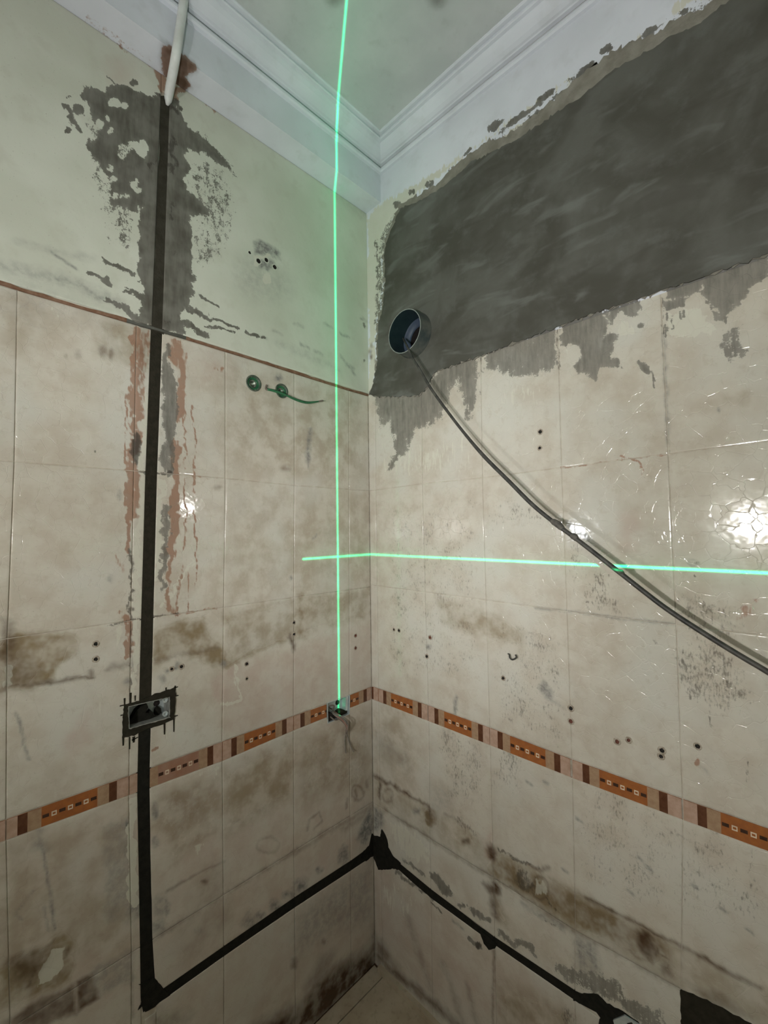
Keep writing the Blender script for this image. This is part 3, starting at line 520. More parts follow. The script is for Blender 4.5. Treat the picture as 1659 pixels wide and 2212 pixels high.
line('R', 'brown', [(818,2070),(860,2105),(930,2165),(990,2215)], 16, .75, 9); line('R', 'brown', [(880,1980),(905,2060),(930,2130)], 16, .28); line('R', 'brown', [(955,2080),(985,2160),(1000,2210)], 14, .28); poly('R', 'brown', [(812,2020),(830,2040),(860,2090),(815,2085)], .6, 12); line('R', 'brown', [(1066,2050),(1064,2212)], 4, .6); poly('R', 'grime', [(1080,2130),(1180,2160),(1240,2200),(1240,2230),(1090,2230)], .6, 22); line('R', 'brown', [(1010,2130),(1030,2212)], 14, .3)
poly('R', 'dark', [(1208,2165),(1240,2180),(1235,2240),(1215,2230)], .5, 12); poly('R', 'brown', [(1480,2120),(1560,2150),(1620,2200),(1590,2195),(1500,2145)], .4, 10)


# ------------------------------------------------------------------ joints of the tiling, measured per line
class Col:
    def __init__(s, wall, pts=None, u=None, base=None, du=0):
        s.u, s.base, s.du = u, base, du
        if pts:
            q = sorted((uv(wall, p)[1], uv(wall, p)[0]) for p in pts); s.z = [a for a, _ in q]; s.uu = [c for _, c in q]
    def __call__(s, z):
        if s.base: return s.base(z)+s.du
        if s.u is not None: return s.u
        return float(np.interp(z, s.z, s.uu))
class Row:
    def __init__(s, wall, pts=None, z=None):
        s.zc = z
        if pts:
            q = sorted(uv(wall, p) for p in pts); s.u = [a for a, _ in q]; s.z = [c for _, c in q]
    def __call__(s, u):
        return s.zc if s.zc is not None else float(np.interp(u, s.u, s.z))
def cross(c, r):
    z = r(0.5)
    for _ in range(6): u = c(z); z = r(u)
    return u, z
J1 = Col('L', [(36,720),(33,873),(31,996),(27,1103),(17,1323),(13,1506),(12,1656),(14,1859),(18,1942),(25,2076)])
J2 = Col('L', [(295,710),(290,960),(287,1206),(283,1339),(282,1506),(279,1656),(277,1826),(281,1959),(285,2092),(287,2192)])
J3 = Col('L', [(487,766),(488,886),(487,1033),(487,1106),(483,1339),(482,1439),(480,1606),(482,1892),(484,2076)])
J4 = Col('L', [(636,873),(636,1053),(635,1339),(634,1539),(634,1692),(636,1942),(639,2159)])
J5 = Col('L', [(754,860),(755,1273),(755,1506),(756,1659),(758,1959)])
K1 = Col('R', [(810,870),(812,1100),(816,1400),(820,1700),(823,1900)])
K2 = Col('R', [(911,860),(912,1053),(915,1150),(923,1489),(926,1539),(928,1792),(930,1926)])
K3 = Col('R', [(1038,770),(1042,1046),(1050,1306),(1058,1579),(1065,1842),(1068,2026)])
K4 = Col('R', [(1205,713),(1213,1010),(1225,1323),(1234,1589),(1241,1826),(1243,1992),(1241,2126)])
K5 = Col('R', [(1427,633),(1443,966),(1459,1306),(1473,1656),(1478,1892),(1474,2059),(1471,2159)])
CHL_PX = [(348,208),(347,267),(347,333),(340,417),(338,553),(333,620),(328,686),(325,753),(322,870),(318,953),(315,1020),(312,1103),(310,1173),(307,1273),(305,1373),(302,1489),(301,1606),(298,1659),(297,1759),(297,1859),(300,1959),(304,2059),(308,2159),(313,2185)]
CHR_PX = [(367,208),(372,300),(373,383),(369,433),(363,553),(360,636),(350,693),(350,753),(347,853),(342,953),(339,1020),(336,1103),(333,1223),(331,1323),(329,1423),(326,1496),(326,1589),(323,1659),(322,1759),(321,1826),(323,1926),(327,1992),(331,2076),(334,2120),(338,2170)]
CHL, CHR = Col('L', CHL_PX), Col('L', CHR_PX)
L0, R0z = Col('L', u=0.0), Col('R', u=0.0)
RL = dict(R0=Row('L', [(0,615),(133,656),(253,690),(400,733),(553,780),(726,836),(793,855)]),
          R1=Row('L', [(0,995),(133,1005),(300,1018),(487,1033),(653,1050),(800,1060)]),
          R2=Row('L', [(113,1366),(283,1341),(400,1324),(553,1303),(635,1291),(800,1268)]),
          R3=Row('L', [(0,1774),(133,1732),(297,1669),(553,1575),(706,1521),(803,1483)]),
          R4=Row('L', [(0,1821),(83,1787),(297,1712),(447,1659),(633,1579),(805,1510)]),
          R5=Row('L', z=.622), R6=Row('L', z=.226), FL=Row('L', z=0.0), TOP=Row('L', z=3.033),
          HT=Row('L', [(353,2136),(553,1996),(670,1916),(770,1852),(793,1834)]), HB=Row('L', [(363,2152),(553,2016),(636,1961),(720,1906),(786,1862),(805,1849)]),
          CT=Row('L', z=2.985), CB=Row('L', z=.43))
RR = dict(R0=Row('R', [(940,803),(1038,770),(1106,745),(1206,706),(1426,631),(1659,553)]),
          R1=Row('R', [(800,1060),(911,1045),(1106,1026),(1213,1010),(1443,981),(1606,958)]),
          R2=Row('R', [(836,1268),(910,1278),(1106,1304),(1224,1321),(1366,1338),(1656,1374)]),
          R3=Row('R', [(805,1483),(913,1519),(1106,1589),(1283,1659),(1416,1706),(1659,1787)]),
          R4=Row('R', [(805,1511),(1106,1629),(1179,1659),(1406,1747),(1659,1837)]),
          R5=Row('R', [(815,1740),(1030,1876),(1106,1920),(1239,2009),(1473,2139)]), R6=Row('R', z=.226), FL=Row('R', z=0.0),
          HT=Row('R', [(850,1852),(936,1926),(1036,2004),(1106,2049),(1239,2139),(1293,2162)]), HB=Row('R', [(860,1876),(933,1942),(1030,2012),(1106,2069),(1239,2159)]))
HOLES = {'L': [], 'R': []}            # (u0, u1, z0, z1) rectangles or (u, z, r) rounds cut out of the surfaces
def in_hole(wall, u, z):
    k = np.zeros(len(u), bool)
    for h in HOLES[wall]:
        if len(h) == 3: k |= np.hypot(u-h[0], z-h[1]) < h[2]
        else: k |= cross_in_quad(h[0], u, z)
    return k
def cross_in_quad(P, x, y):
    r = np.zeros(len(x), bool); n = len(P)
    for i in range(n):
        a, c = P[i], P[(i+1) % n]
        r ^= ((a[1] > y) != (c[1] > y)) & (x < (c[0]-a[0])*(y-a[1])/((c[1]-a[1]) or 1e-9)+a[0])
    return r

def patch(name, wall, quad, mat, parent, cell=.0042, off=0.0, thick=.0045, gap=.0008, pillow=.0004, worn=True):
    """one slab of the wall face: quad = (top-near-corner, top-far, bottom-far, bottom-near) in wall coordinates"""
    q = np.array(quad, float); cen = q.mean(0)
    e1 = np.linalg.norm(q[1]-q[0]); e2 = np.linalg.norm(q[3]-q[0])
    if min(e1, e2) < .006: return None
    k1, k2 = gap/e1, gap/e2
    nu, nv = max(2, int(round(e1/cell))), max(2, int(round(e2/cell)))
    s = np.concatenate([[k1], np.linspace(k1+.0016/e1, 1-k1-.0016/e1, nu-1), [1-k1]])
    t = np.concatenate([[k2], np.linspace(k2+.0016/e2, 1-k2-.0016/e2, nv-1), [1-k2]])
    S_, T_ = np.meshgrid(s, t)
    G = ((1-S_)*(1-T_))[..., None]*q[0]+(S_*(1-T_))[..., None]*q[1]+(S_*T_)[..., None]*q[2]+((1-S_)*T_)[..., None]*q[3]
    h, wd = S_.shape
    U, Z = G[..., 0].ravel(), G[..., 1].ravel()
    O = np.full((h, wd), off); O[0, :] -= pillow; O[-1, :] -= pillow; O[:, 0] -= pillow; O[:, -1] -= pillow
    O += random.uniform(-.0003, .0003); O = O.ravel()
    idx = np.arange(h*wd).reshape(h, wd)
    a, b2, c, d = idx[:-1, :-1].ravel(), idx[:-1, 1:].ravel(), idx[1:, 1:].ravel(), idx[1:, :-1].ravel()
    F4 = np.stack([a, b2, c, d], 1)
    if HOLES[wall]:
        keep = ~in_hole(wall, U[F4].mean(1), Z[F4].mean(1)); F4 = F4[keep]
        if not len(F4): return None
    # rim
    loop = np.concatenate([idx[0, :-1], idx[:-1, -1], idx[-1, :0:-1], idx[:0:-1, 0]])
    n0 = h*wd; nl = len(loop)
    U = np.concatenate([U, U[loop]]); Z = np.concatenate([Z, Z[loop]]); O = np.concatenate([O, np.full(nl, off-thick)])
    k = np.arange(nl); kn = (k+1) % nl
    rim = np.stack([loop, n0+k, n0+kn, loop[kn]], 1)
    if HOLES[wall]: rim = rim[~in_hole(wall, U[rim].mean(1), Z[rim].mean(1))]
    F4 = np.concatenate([F4, rim])
    V = np.stack([O, -U, Z], 1) if wall == 'L' else np.stack([U, -O, Z], 1)
    if wall == 'R': F4 = F4[:, ::-1]
    F4 = F4[:, ::-1] if wall == 'R' else F4[:, ::-1]
    me = bpy.data.meshes.new(name)
    me.vertices.add(len(V)); me.vertices.foreach_set('co', V.astype(np.float32).ravel())
    me.loops.add(F4.size); me.loops.foreach_set('vertex_index', F4.astype(np.int32).ravel())
    me.polygons.add(len(F4)); me.polygons.foreach_set('loop_start', np.arange(0, F4.size, 4, dtype=np.int32))
    me.polygons.foreach_set('loop_total', np.full(len(F4), 4, np.int32)) if False else None
    me.update(calc_edges=True); me.validate()
    if worn and len(me.vertices) == len(V):
        W8 = paint(wall, U, Z)
        for nm, sl in (('wear_a', W8[:, :4]), ('wear_b', W8[:, 4:])):
            at = me.attributes.new(nm, 'FLOAT_COLOR', 'POINT'); at.data.foreach_set('color', np.ascontiguousarray(sl, dtype=np.float32).ravel())
    return link(name, me, mat, parent)
def quad(ca, cb, ra, rb):
    """cells are bounded by column ca (nearer the corner), cb (farther), row ra (upper), rb (lower)"""
    return [cross(ca, ra), cross(cb, ra), cross(cb, rb), cross(ca, rb)]

# ------------------------------------------------------------------ sockets, pipes and holes that need openings in the walls
def quad_uv(wall, pts): return [uv(wall, p) for p in pts]
BOX1 = quad_uv('L', [(276.5,1525.6),(366.7,1505),(367,1549.7),(278,1574.8)])
BOX2 = quad_uv('L', [(706,1518),(756,1501),(755,1543),(707.5,1563.5)])
HOLES['L'] += [(BOX1,), (BOX2,)]
VENT = (.2590, 2.4270); VR = .080
HOLES['R'] += [(VENT[0], VENT[1], VR-.001)]
TAP1, TAP2 = uv('L', (548,828)), uv('L', (608.5,844.5))
HOLES['L'] += [(*TAP1, .023), (*TAP2, .021)]
DRILL_L = [(207,1391,4.5,0),(207,1424,4.5,0),(392,1440,3.6,0),(371,1445,3,0),(533,1434,3.4,0),(533,1466,2.4,0),(635,1345,2.6,0),(635,1370,2.6,0),(768,1373,2.6,1),(768,1400,2.6,1),(557,565,5,0),(574,563,4.4,0),(592,578,4.4,0),(538,547,3,0)]
DRILL_R = [(851,1360,2,0),(862,1362,2.6,0),(929,1377,3,1),(922,1418,3,0),(1087,1465,3.2,0),(1233,1530,4.4,0),(1233,1558,4.4,1),(1333,1602,4.6,1),(1358,1599,4,1),(1430,1621,5.2,0),(1428,1634,4.4,0),(1507,1612,5.4,0),(1167,933,4,0),(1166,968,3.2,0),(1450,2044,0,0)]
for wl, lst in (('L', DRILL_L), ('R', DRILL_R)):
    for x, y, r, k in lst:
        if r: HOLES[wl].append((*uv(wl, (x, y)), r*pxsize(wl, (x, y))+.0012))

# ------------------------------------------------------------------ room shell
def substrate(name, wall, umax, ztop, depth, cuts):
    us = sorted({-.2 if wall == 'R' else -.012, umax, *[c for k in cuts for c in k[:2]]}); zs = sorted({0.0, ztop, *[c for k in cuts for c in k[2:]]})
    parts = []
    for i in range(len(us)-1):
        for j in range(len(zs)-1):
            uc, zc = (us[i]+us[i+1])/2, (zs[j]+zs[j+1])/2
            if any(k[0] < uc < k[1] and k[2] < zc < k[3] for k in cuts): continue
            a = world(wall, us[i], zs[j], -depth); b2 = world(wall, us[i+1], zs[j+1], -depth-.12)
            parts.append(boxmesh(np.minimum(a, b2), np.maximum(a, b2)))
    v, f = join(parts)
    return structure(mesh(name, v, f, M['grout']))
def bbox(q, pad=0.0):
    a = np.array(q); return (a[:,0].min()-pad, a[:,0].max()+pad, a[:,1].min()-pad, a[:,1].max()+pad)
cutsL = [bbox(BOX1), bbox(BOX2), (TAP1[0]-.022, TAP1[0]+.022, TAP1[1]-.022, TAP1[1]+.022), (TAP2[0]-.02, TAP2[0]+.02, TAP2[1]-.02, TAP2[1]+.02)]
wall_left = substrate('wall_left', 'L', 2.25, 3.30, .0020, cutsL)
wall_right = substrate('wall_right', 'R', 2.20, 3.30, .0020, [(VENT[0]-VR-.004, VENT[0]+VR+.004, VENT[1]-VR-.004, VENT[1]+VR+.004)])
# walls behind the photographer
v, f = join([boxmesh((2.20, -2.4, 0), (2.30, 0.1, 3.30))]); wall_front = structure(mesh('wall_front', v, f, M['paint']))
v, f = join([boxmesh((-.13, -2.37, 0), (2.3, -2.25, 3.30))]); wall_back = structure(mesh('wall_back', v, f, M['paint']))

# tiles of the left wall
colsL = [L0, J5, J4, J3, CHR, CHL, J2, J1, Col('L', base=J1, du=.2505), Col('L', base=J1, du=.501), Col('L', base=J1, du=.7515)]
def tile(wall, q, parent, far=False): return patch('tile', wall, q, M['tile'], parent, cell=.012 if far else .0042)
for ra, rb in (('R0','R1'), ('R1','R2'), ('R2','R3'), ('R4','R5'), ('R5','FL')):
    for i in range(len(colsL)-1):
        a, b2 = colsL[i], colsL[i+1]; far = i >= 8
        A_, B_ = RL[ra], RL[rb]
        if (a, b2) == (CHR, CHL):
            if ra == 'R5': tile('L', quad(a, b2, RL['CB'], B_), wall_left)
            continue
        if ra == 'R5' and i < 4:
            tile('L', quad(a, b2, A_, RL['HT']), wall_left); tile('L', quad(a, b2, RL['HB'], B_), wall_left)
        else: tile('L', quad(a, b2, A_, B_), wall_left, far)
# tiles of the right wall
colsR = [R0z, K1, K2, K3, K4, K5, Col('R', base=K5, du=.2515), Col('R', base=K5, du=.503), Col('R', base=K5, du=.7545)]
for ra, rb in (('R0','R1'), ('R1','R2'), ('R2','R3'), ('R4','R5'), ('R5','FL')):
    for i in range(len(colsR)-1):
        a, b2 = colsR[i], colsR[i+1]; far = i >= 6
        A_, B_ = RR[ra], RR[rb]
        if ra == 'R5':
            tile('R', quad(a, b2, A_, RR['HT']), wall_right, far); tile('R', quad(a, b2, RR['HB'], B_), wall_right, far)
        else: tile('R', quad(a, b2, A_, B_), wall_right, far)

# patterned border tiles
def border(wall, ca, cb, ra, rb, parent, flip, clip=None, face_mat='b_orange'):
    """flip: pattern runs from the far end when True"""
    (ua, za), (ub, zb), (uc, zc), (ud, zd) = quad(ca, cb, ra, rb)
    full = .2515
    wdt = ub-ua
    def pt(s, t, off):
        k = s/wdt; u = ua+s; top = za+(zb-za)*k; bot = zd+(zc-zd)*k
        return world(wall, u, top+(bot-top)*t, off)
    # pattern coordinate measured from a joint: clip = ('a' or 'b') says which end keeps the full-tile joint
    s0 = 0.0 if clip != 'b' else full-wdt
    blocks = [(0,.11,1),(.11,.18,3),(.18,.28,2),(.28,.72,0),(.72,.82,2),(.82,.89,3),(.89,1.0,1)]
    V, Fc, mi = [], [], []
    g = .0011
    def face(sa, sb, ta, tb, off, mt, side=False):
        sa2, sb2 = max(sa-s0, g), min(sb-s0, wdt-g)
        if sb2-sa2 < .0008: return
        k = len(V); V.extend([pt(sa2, ta, off), pt(sb2, ta, off), pt(sb2, tb, off), pt(sa2, tb, off)]); Fc.append((k, k+3, k+2, k+1)); mi.append(mt)
    for x0, x1, mt in blocks: face(x0*full, x1*full, .03, .97, .0004, mt)
    n = 7
    for j in range(n):
        c = (.28+.44*(j+.5)/n)*full
        if j % 2 == 0: face(c-.0062, c+.0062, .42, .58, .0007, 4)
        else:
            face(c-.0050, c+.0050, .40, .46, .0007, 5); face(c-.0050, c+.0050, .56, .62, .0007, 5)
            face(c-.0050, c-.0030, .46, .56, .0007, 5); face(c+.0030, c+.0050, .46, .56, .0007, 5)
    k = len(V)
    V.extend([pt(g, .03, .0004), pt(wdt-g, .03, .0004), pt(wdt-g, .97, .0004), pt(g, .97, .0004), pt(g, .03, -.008), pt(wdt-g, .03, -.008), pt(wdt-g, .97, -.008), pt(g, .97, -.008)])
    for e in ((0,1,5,4),(1,2,6,5),(2,3,7,6),(3,0,4,7)): Fc.append(tuple(k+i for i in e)); mi.append(0)
    return mesh('border_tile', V, Fc, [M[face_mat], M['b_pink'], M['b_tan'], M['b_dark'], M['b_black'], M['b_white']], parent, midx=mi)
HOLE_B2 = bbox(BOX2)
class Clip: pass
cu0, cu1 = Col('L', u=HOLE_B2[0]-.001), Col('L', u=HOLE_B2[1]+.001)
border('L', L0, cu0, RL['R3'], RL['R4'], wall_left, False, 'a')
border('L', cu1, J4, RL['R3'], RL['R4'], wall_left, False, 'b')
border('L', J4, J3, RL['R3'], RL['R4'], wall_left, False)
border('L', J3, CHR, RL['R3'], RL['R4'], wall_left, False, 'a', 'b_faded')
border('L', CHL, J2, RL['R3'], RL['R4'], wall_left, False, 'b')
for i in range(6, 10): border('L', colsL[i], colsL[i+1], RL['R3'], RL['R4'], wall_left, False)
border('R', R0z, K1, RR['R3'], RR['R4'], wall_right, False, 'b')
for i in range(1, 8): border('R', colsR[i], colsR[i+1], RR['R3'], RR['R4'], wall_right, False)

# plaster above the tiles
UEND = Col('L', u=2.24); URE = Col('R', u=2.19)
def rowoff(r, d):
    class Q: 
        def __call__(s, u): return r(u)+d
    return Q()
PB = rowoff(RL['R0'], .010)
patch('plaster', 'L', quad(L0, CHR, RL['TOP'], PB), M['paint'], wall_left, cell=.0042, off=.004, thick=.012, gap=0, pillow=.0008)
patch('plaster', 'L', quad(CHL, Col('L', u=1.45), RL['TOP'], PB), M['paint'], wall_left, cell=.0042, off=.004, thick=.012, gap=0, pillow=.0008)
patch('plaster', 'L', quad(Col('L', u=1.45), UEND, RL['TOP'], PB), M['paint'], wall_left, cell=.02, off=.004, thick=.012, gap=0, pillow=.0)
patch('plaster', 'L', quad(CHR, CHL, RL['TOP'], RL['CT']), M['paint'], wall_left, cell=.0042, off=.004, thick=.012, gap=0, pillow=0)
# brown mortar edge between plaster and tiles
us = np.linspace(0, 2.2, 100); V, Fc, MI = [], [], []
for i, u in enumerate(us):
    zb = RL['R0'](u); h = .0085+random.uniform(-.002, .002)
    for off, z in ((-.008, zb+.012), (.0025, zb+h), (.0030, zb+.001), (-.008, zb-.001)): V.append(world('L', u, z, off))
    if i:
        for k in range(3):
            a = (i-1)*4+k; Fc.append((a, a+1, a+5, a+4)); MI.append(1 if uv('L', (390,728))[0] < u < uv('L', (256,690))[0] else 0)
mesh('mortar_edge', V, Fc, [M['brick'], M['cement']], wall_left, midx=MI)
# right wall plaster (painted cream near the cement, white above)
RTOP = Row('R', z=3.17)
Ux = Col('R', u=1.30)
patch('plaster', 'R', quad(R0z, Ux, RTOP, rowoff(RR['R0'], -.002)), M['white'], wall_right, cell=.0045, off=.001, thick=.009, gap=0, pillow=0)
patch('plaster', 'R', quad(Ux, URE, RTOP, rowoff(RR['R0'], -.002)), M['white'], wall_right, cell=.02, off=.001, thick=.009, gap=0, pillow=0)

# filled cable chases
def strip(name, wall, ea, eb, off, mat, parent, step=.02):
    """band between two pixel polylines"""
    A_ = np.array([uv(wall, p) for p in ea]); B_ = np.array([uv(wall, p) for p in eb])
    def res(P, n):
        d = np.concatenate([[0], np.cumsum(np.hypot(*np.diff(P, axis=0).T))]); t = np.linspace(0, d[-1], n)
        return np.stack([np.interp(t, d, P[:, 0]), np.interp(t, d, P[:, 1])], 1)
    n = max(4, int(np.hypot(*np.diff(A_, axis=0).T).sum()/step)); A_, B_ = res(A_, n), res(B_, n)
    V, Fc = [], []; kk = 5
    for i in range(n):
        for k in range(kk):
            t = k/(kk-1)
            q = A_[i]*(1-t)+B_[i]*t; edge = 0.0 if 0 < k < kk-1 else 1.0
            pad = .004*edge*(1 if k else -1)
            dirn = (B_[i]-A_[i])/max(np.linalg.norm(B_[i]-A_[i]), 1e-6)
            q = q+dirn*pad
            V.append(world(wall, q[0], q[1], off+random.uniform(-.0003, .0003)-.0004*edge))
        if i:
            for k in range(kk-1): a = (i-1)*kk+k; Fc.append((a, a+1, a+kk+1, a+kk))
    return mesh(name, V, Fc, mat, parent)
strip('chase_filling', 'L', CHL_PX[:7]+[(327,712)], CHR_PX[:7]+[(350,722)], .0022, M['mortar_brown'], wall_left)
strip('chase_filling', 'L', CHL_PX[6:16]+[(302,1518)], CHR_PX[6:16]+[(326,1512)], -.0007, M['mortar'], wall_left)
strip('chase_filling', 'L', [(301,1572)]+CHL_PX[16:], [(326,1564)]+CHR_PX[16:], -.0007, M['mortar_black'], wall_left)
strip('chase_filling', 'L', [(330,2152),(353,2136),(553,1996),(670,1916),(770,1852),(793,1834),(803,1826)], [(330,2172),(363,2152),(553,2016),(636,1961),(720,1906),(786,1862),(806,1847)], -.0007, M['mortar_black'], wall_left)
strip('chase_filling', 'R', [(808,1835),(850,1852),(936,1926),(1036,2004),(1106,2049),(1239,2139),(1293,2162),(1383,2212),(1500,2290)], [(808,1860),(860,1876),(933,1942),(1030,2012),(1106,2069),(1239,2159),(1290,2186),(1380,2250),(1490,2330)], -.0007, M['mortar_black'], wall_right)

def plate(name, wall, loops, off, mat, parent, jag=0.0, step=.008, inset=.0):
    """irregular slab with a traced outline (first loop outer, further loops holes); back at the wall, face at off"""
    bm = bmesh.new(); edges = []
    for lp in loops:
        P = np.array(lp); P2 = []
        for i in range(len(P)):
            a, b2 = P[i], P[(i+1) % len(P)]; n = max(1, int(np.linalg.norm(b2-a)/step))
            for k in range(n): P2.append(a+(b2-a)*k/n)
        P2 = [p+np.array([random.gauss(0, jag), random.gauss(0, jag)]) for p in P2]
        vs = [bm.verts.new(world(wall, p[0], p[1], off)) for p in P2]
        edges += [bm.edges.new((vs[i], vs[(i+1) % len(vs)])) for i in range(len(vs))]
    r = bmesh.ops.triangle_fill(bm, edges=edges, use_beauty=True)
    faces = [g for g in r['geom'] if isinstance(g, bmesh.types.BMFace)]
    be = [e for e in bm.edges if len(e.link_faces) == 1]
    ex = bmesh.ops.extrude_edge_only(bm, edges=be)
    back = -.004
    for g in ex['geom']:
        if isinstance(g, bmesh.types.BMVert):
            if wall == 'L': g.co.x = back
            else: g.co.y = -back
    bmesh.ops.recalc_face_normals(bm, faces=bm.faces)
    me = bpy.data.meshes.new(name); bm.to_mesh(me); bm.free()
    return link(name, me, mat, parent)
# lump of mortar where the chase turns the corner, and the foot of the long chase
plate('chase_filling', 'R', [quad_uv('R', [(806,1804),(822,1807),(825,1791),(832,1802),(837,1815),(839,1830),(850,1850),(866,1864),(862,1878),(848,1876),(835,1878),(818,1879),(812,1862),(806,1850)])], .002, M['mortar_black'], wall_right, .0008)
plate('chase_filling', 'L', [quad_uv('L', [(803,1800),(800,1812),(797,1826),(785,1838),(780,1846),(790,1860),(800,1852),(806,1850),(806,1800)])], .0015, M['mortar_black'], wall_left, .0008)
plate('chase_filling', 'L', [quad_uv('L', [(333,2110),(343,2122),(355,2137),(368,2148),(345,2163),(334,2174),(313,2186),(308,2172),(298,2182),(300,2174),(308,2163),(308,2130),(300,2126),(308,2124)])], .0015, M['mortar_black'], wall_left, .0006)
plate('chase_filling', 'R', [quad_uv('R', [(1035,2008),(1050,2018),(1075,2040),(1070,2049),(1056,2051),(1046,2038),(1040,2022)])], .0015, M['mortar_black'], wall_right, .0006)
plate('chase_filling', 'R', [quad_uv('R', [(1240,2142),(1292,2148),(1310,2166),(1345,2184),(1385,2212),(1430,2260),(1320,2260),(1293,2215),(1297,2196),(1285,2180),(1238,2160)])], .0015, M['mortar_black'], wall_right, .001)
plate('exposed_mortar', 'R', [quad_uv('R', [(1469,2138),(1497,2146),(1560,2176),(1610,2204),(1659,2230),(1700,2260),(1640,2300),(1473,2240),(1470,2190)])], .0012, M['mortar'], wall_right, .0008)

# cement render over the old opening
CEM = quad_uv('R', [(797,852),(804,838),(811,803),(815,770),(813,736),(816,690),(825,670),(830,603),(827,553),(833,520),(846,487),(863,443),(890,430),(920,413),(953,393),(980,360),(1013,337),(1053,307),(1106,287),(1166,243),(1183,227),(1239,177),(1293,133),(1353,97),(1430,70),(1453,43),(1506,30),(1543,0),(1640,-70)])
CEM_T = quad_uv('R', [(852,487),(866,452),(905,437),(960,405),(1020,352),(1110,308),(1180,262),(1250,215),(1330,152),(1400,115),(1450,83),(1510,55),(1560,15),(1660,-55)])
vent_loop = [(VENT[0]+(VR-.0005)*math.cos(t), VENT[1]+(VR-.0005)*math.sin(t)) for t in np.linspace(0, 2*math.pi, 32, endpoint=False)]
ue = 1.95
low = [(ue, RR['R0'](1.24)), *quad_uv('R', [(1659,553),(1426,631),(1206,706),(1106,745),(1038,770),(940,804),(923,840),(906,855),(853,857),(812,856)])]
plate('cement_render', 'R', [CEM+[(ue, CEM[-1][1]), *low], vent_loop], .0035, M['cement_light'], wall_right, .0040)
CEM2 = quad_uv('R', [(800,853),(806,838),(814,803),(818,770),(817,736),(820,695),(829,670),(834,603),(831,553),(838,520)])+CEM_T
plate('cement_render', 'R', [CEM2+[(ue, CEM_T[-1][1]), *low], vent_loop], .0055, M['cement'], wall_right, .0022)

# boxed-in beam above the left wall, with its underside
BZ0, BZ1, BX = 3.034, 3.146, .090
def grid_face(name, P00, P10, P11, P01, cell, mat, parent, wallpaint=None):
    P00, P10, P11, P01 = map(np.array, (P00, P10, P11, P01))
    n1 = max(1, int(np.linalg.norm(P10-P00)/cell)); n2 = max(1, int(np.linalg.norm(P01-P00)/cell))
    V, Fc = [], []
    for j in range(n2+1):
        for i in range(n1+1):
            s, t = i/n1, j/n2; V.append((1-s)*(1-t)*P00+s*(1-t)*P10+s*t*P11+(1-s)*t*P01)
    for j in range(n2):
        for i in range(n1): a = j*(n1+1)+i; Fc.append((a, a+1, a+n1+2, a+n1+1))
    return V, Fc
def rust_on_soffit(me):
    """red brick showing through the underside where the conduit drops"""
    P = np.array([ (lambda q: (q[0], -q[1]))(CAM+(BZ0-CAM[2])/ray(*p)[2]*ray(*p)) for p in [(352,95),(372,104),(424,139),(424,152),(400,165),(412,186),(398,196),(372,182),(352,160),(347,120)]])
    co = np.zeros(len(me.vertices)*3, np.float32); me.vertices.foreach_get('co', co); co = co.reshape(-1, 3)
    x, y = co[:, 0], -co[:, 1]; d = np.full(len(x), 1e9)
    for i in range(len(P)):
        a, c = P[i], P[(i+1) % len(P)]; e = c-a; t = np.clip(((x-a[0])*e[0]+(y-a[1])*e[1])/(e@e), 0, 1)
        d = np.minimum(d, np.hypot(x-a[0]-t*e[0], y-a[1]-t*e[1]))
    ins = cross_in_quad(P, x, y); mk = np.clip(.5+np.where(ins, d, -d)/.016, 0, 1)
    flat = np.abs(co[:, 2]-BZ0) < .004
    far = np.clip(1-np.abs(y-.95)/.25, 0, 1)*.44*(x < .03)
    A4 = np.zeros((len(x), 4), np.float32); A4[:, 1] = np.maximum(mk*1.0, far)*flat; A4[:, 2] = mk*.75*flat
    at = me.attributes.new('wear_a', 'FLOAT_COLOR', 'POINT'); at.data.foreach_set('color', A4.ravel())
v1 = grid_face('', (0, 0, BZ0), (0, -1.45, BZ0), (BX, -1.45, BZ0), (BX, 0, BZ0), .008, None, None)
v2 = grid_face('', (BX, 0, BZ0), (BX, -1.45, BZ0), (BX, -1.45, BZ1+.03), (BX, 0, BZ1+.03), .02, None, None)
v3 = boxmesh((-.008, -2.25, BZ0), (BX, -1.45, BZ1+.03))
v, f = join([v1, v2, v3]); beam = structure(mesh('trim_1', v, f, M['white'])); rust_on_soffit(beam.data)

# plaster cornice, mitred in the corner; profile = (projection from the wall, height)
PROF = [(0, 3.146), (.011, 3.1465), (.016, 3.150), (.017, 3.156), (.015, 3.162), (.004, 3.164), (.002, 3.171), (.003, 3.178), (.013, 3.1795), (.016, 3.182), (.022, 3.184), (.033, 3.190), (.046, 3.200), (.054, 3.209), (.056, 3.2125), (.066, 3.2128), (.0695, 3.215), (.0695, 3.219), (.067, 3.2205), (.067, 3.2235), (.079, 3.2235), (.083, 3.2255), (.084, 3.229), (.084, 3.240)]
def drop(x): return float(np.interp(x, [0, .10, .674, .96, 1.3, 2.2], [0, 0, -.010, -.022, -.034, -.06]))
def cornice(name, left):
    V, Fc = [], []; n = len(PROF)
    stations = [0, .1, .3, .5, .8, 1.1, 1.5, 2.1]
    for k, st in enumerate(stations):
        for p, z in PROF:
            if left: V.append((BX+p, -(p if k == 0 else st+p*0), z+drop(BX+p)*0))
            else: V.append(((BX+p) if k == 0 else BX+st, -p, z+drop(0 if k == 0 else BX+st)))
    for k in range(len(stations)-1):
        for i in range(n-1): a = k*n+i; Fc.append((a, a+1, a+n+1, a+n))
    return structure(mesh(name, V, Fc, [M['white'], M['groove']], midx=[1 if i % (n-1) in (5, 6) else 0 for i in range(len(Fc))]))
cornice('trim_2', True); cornice('trim_3', False)
xs = [0, .2, .5, .8, 1.1, 1.4, 1.8, 2.25]; V, Fc = [], []
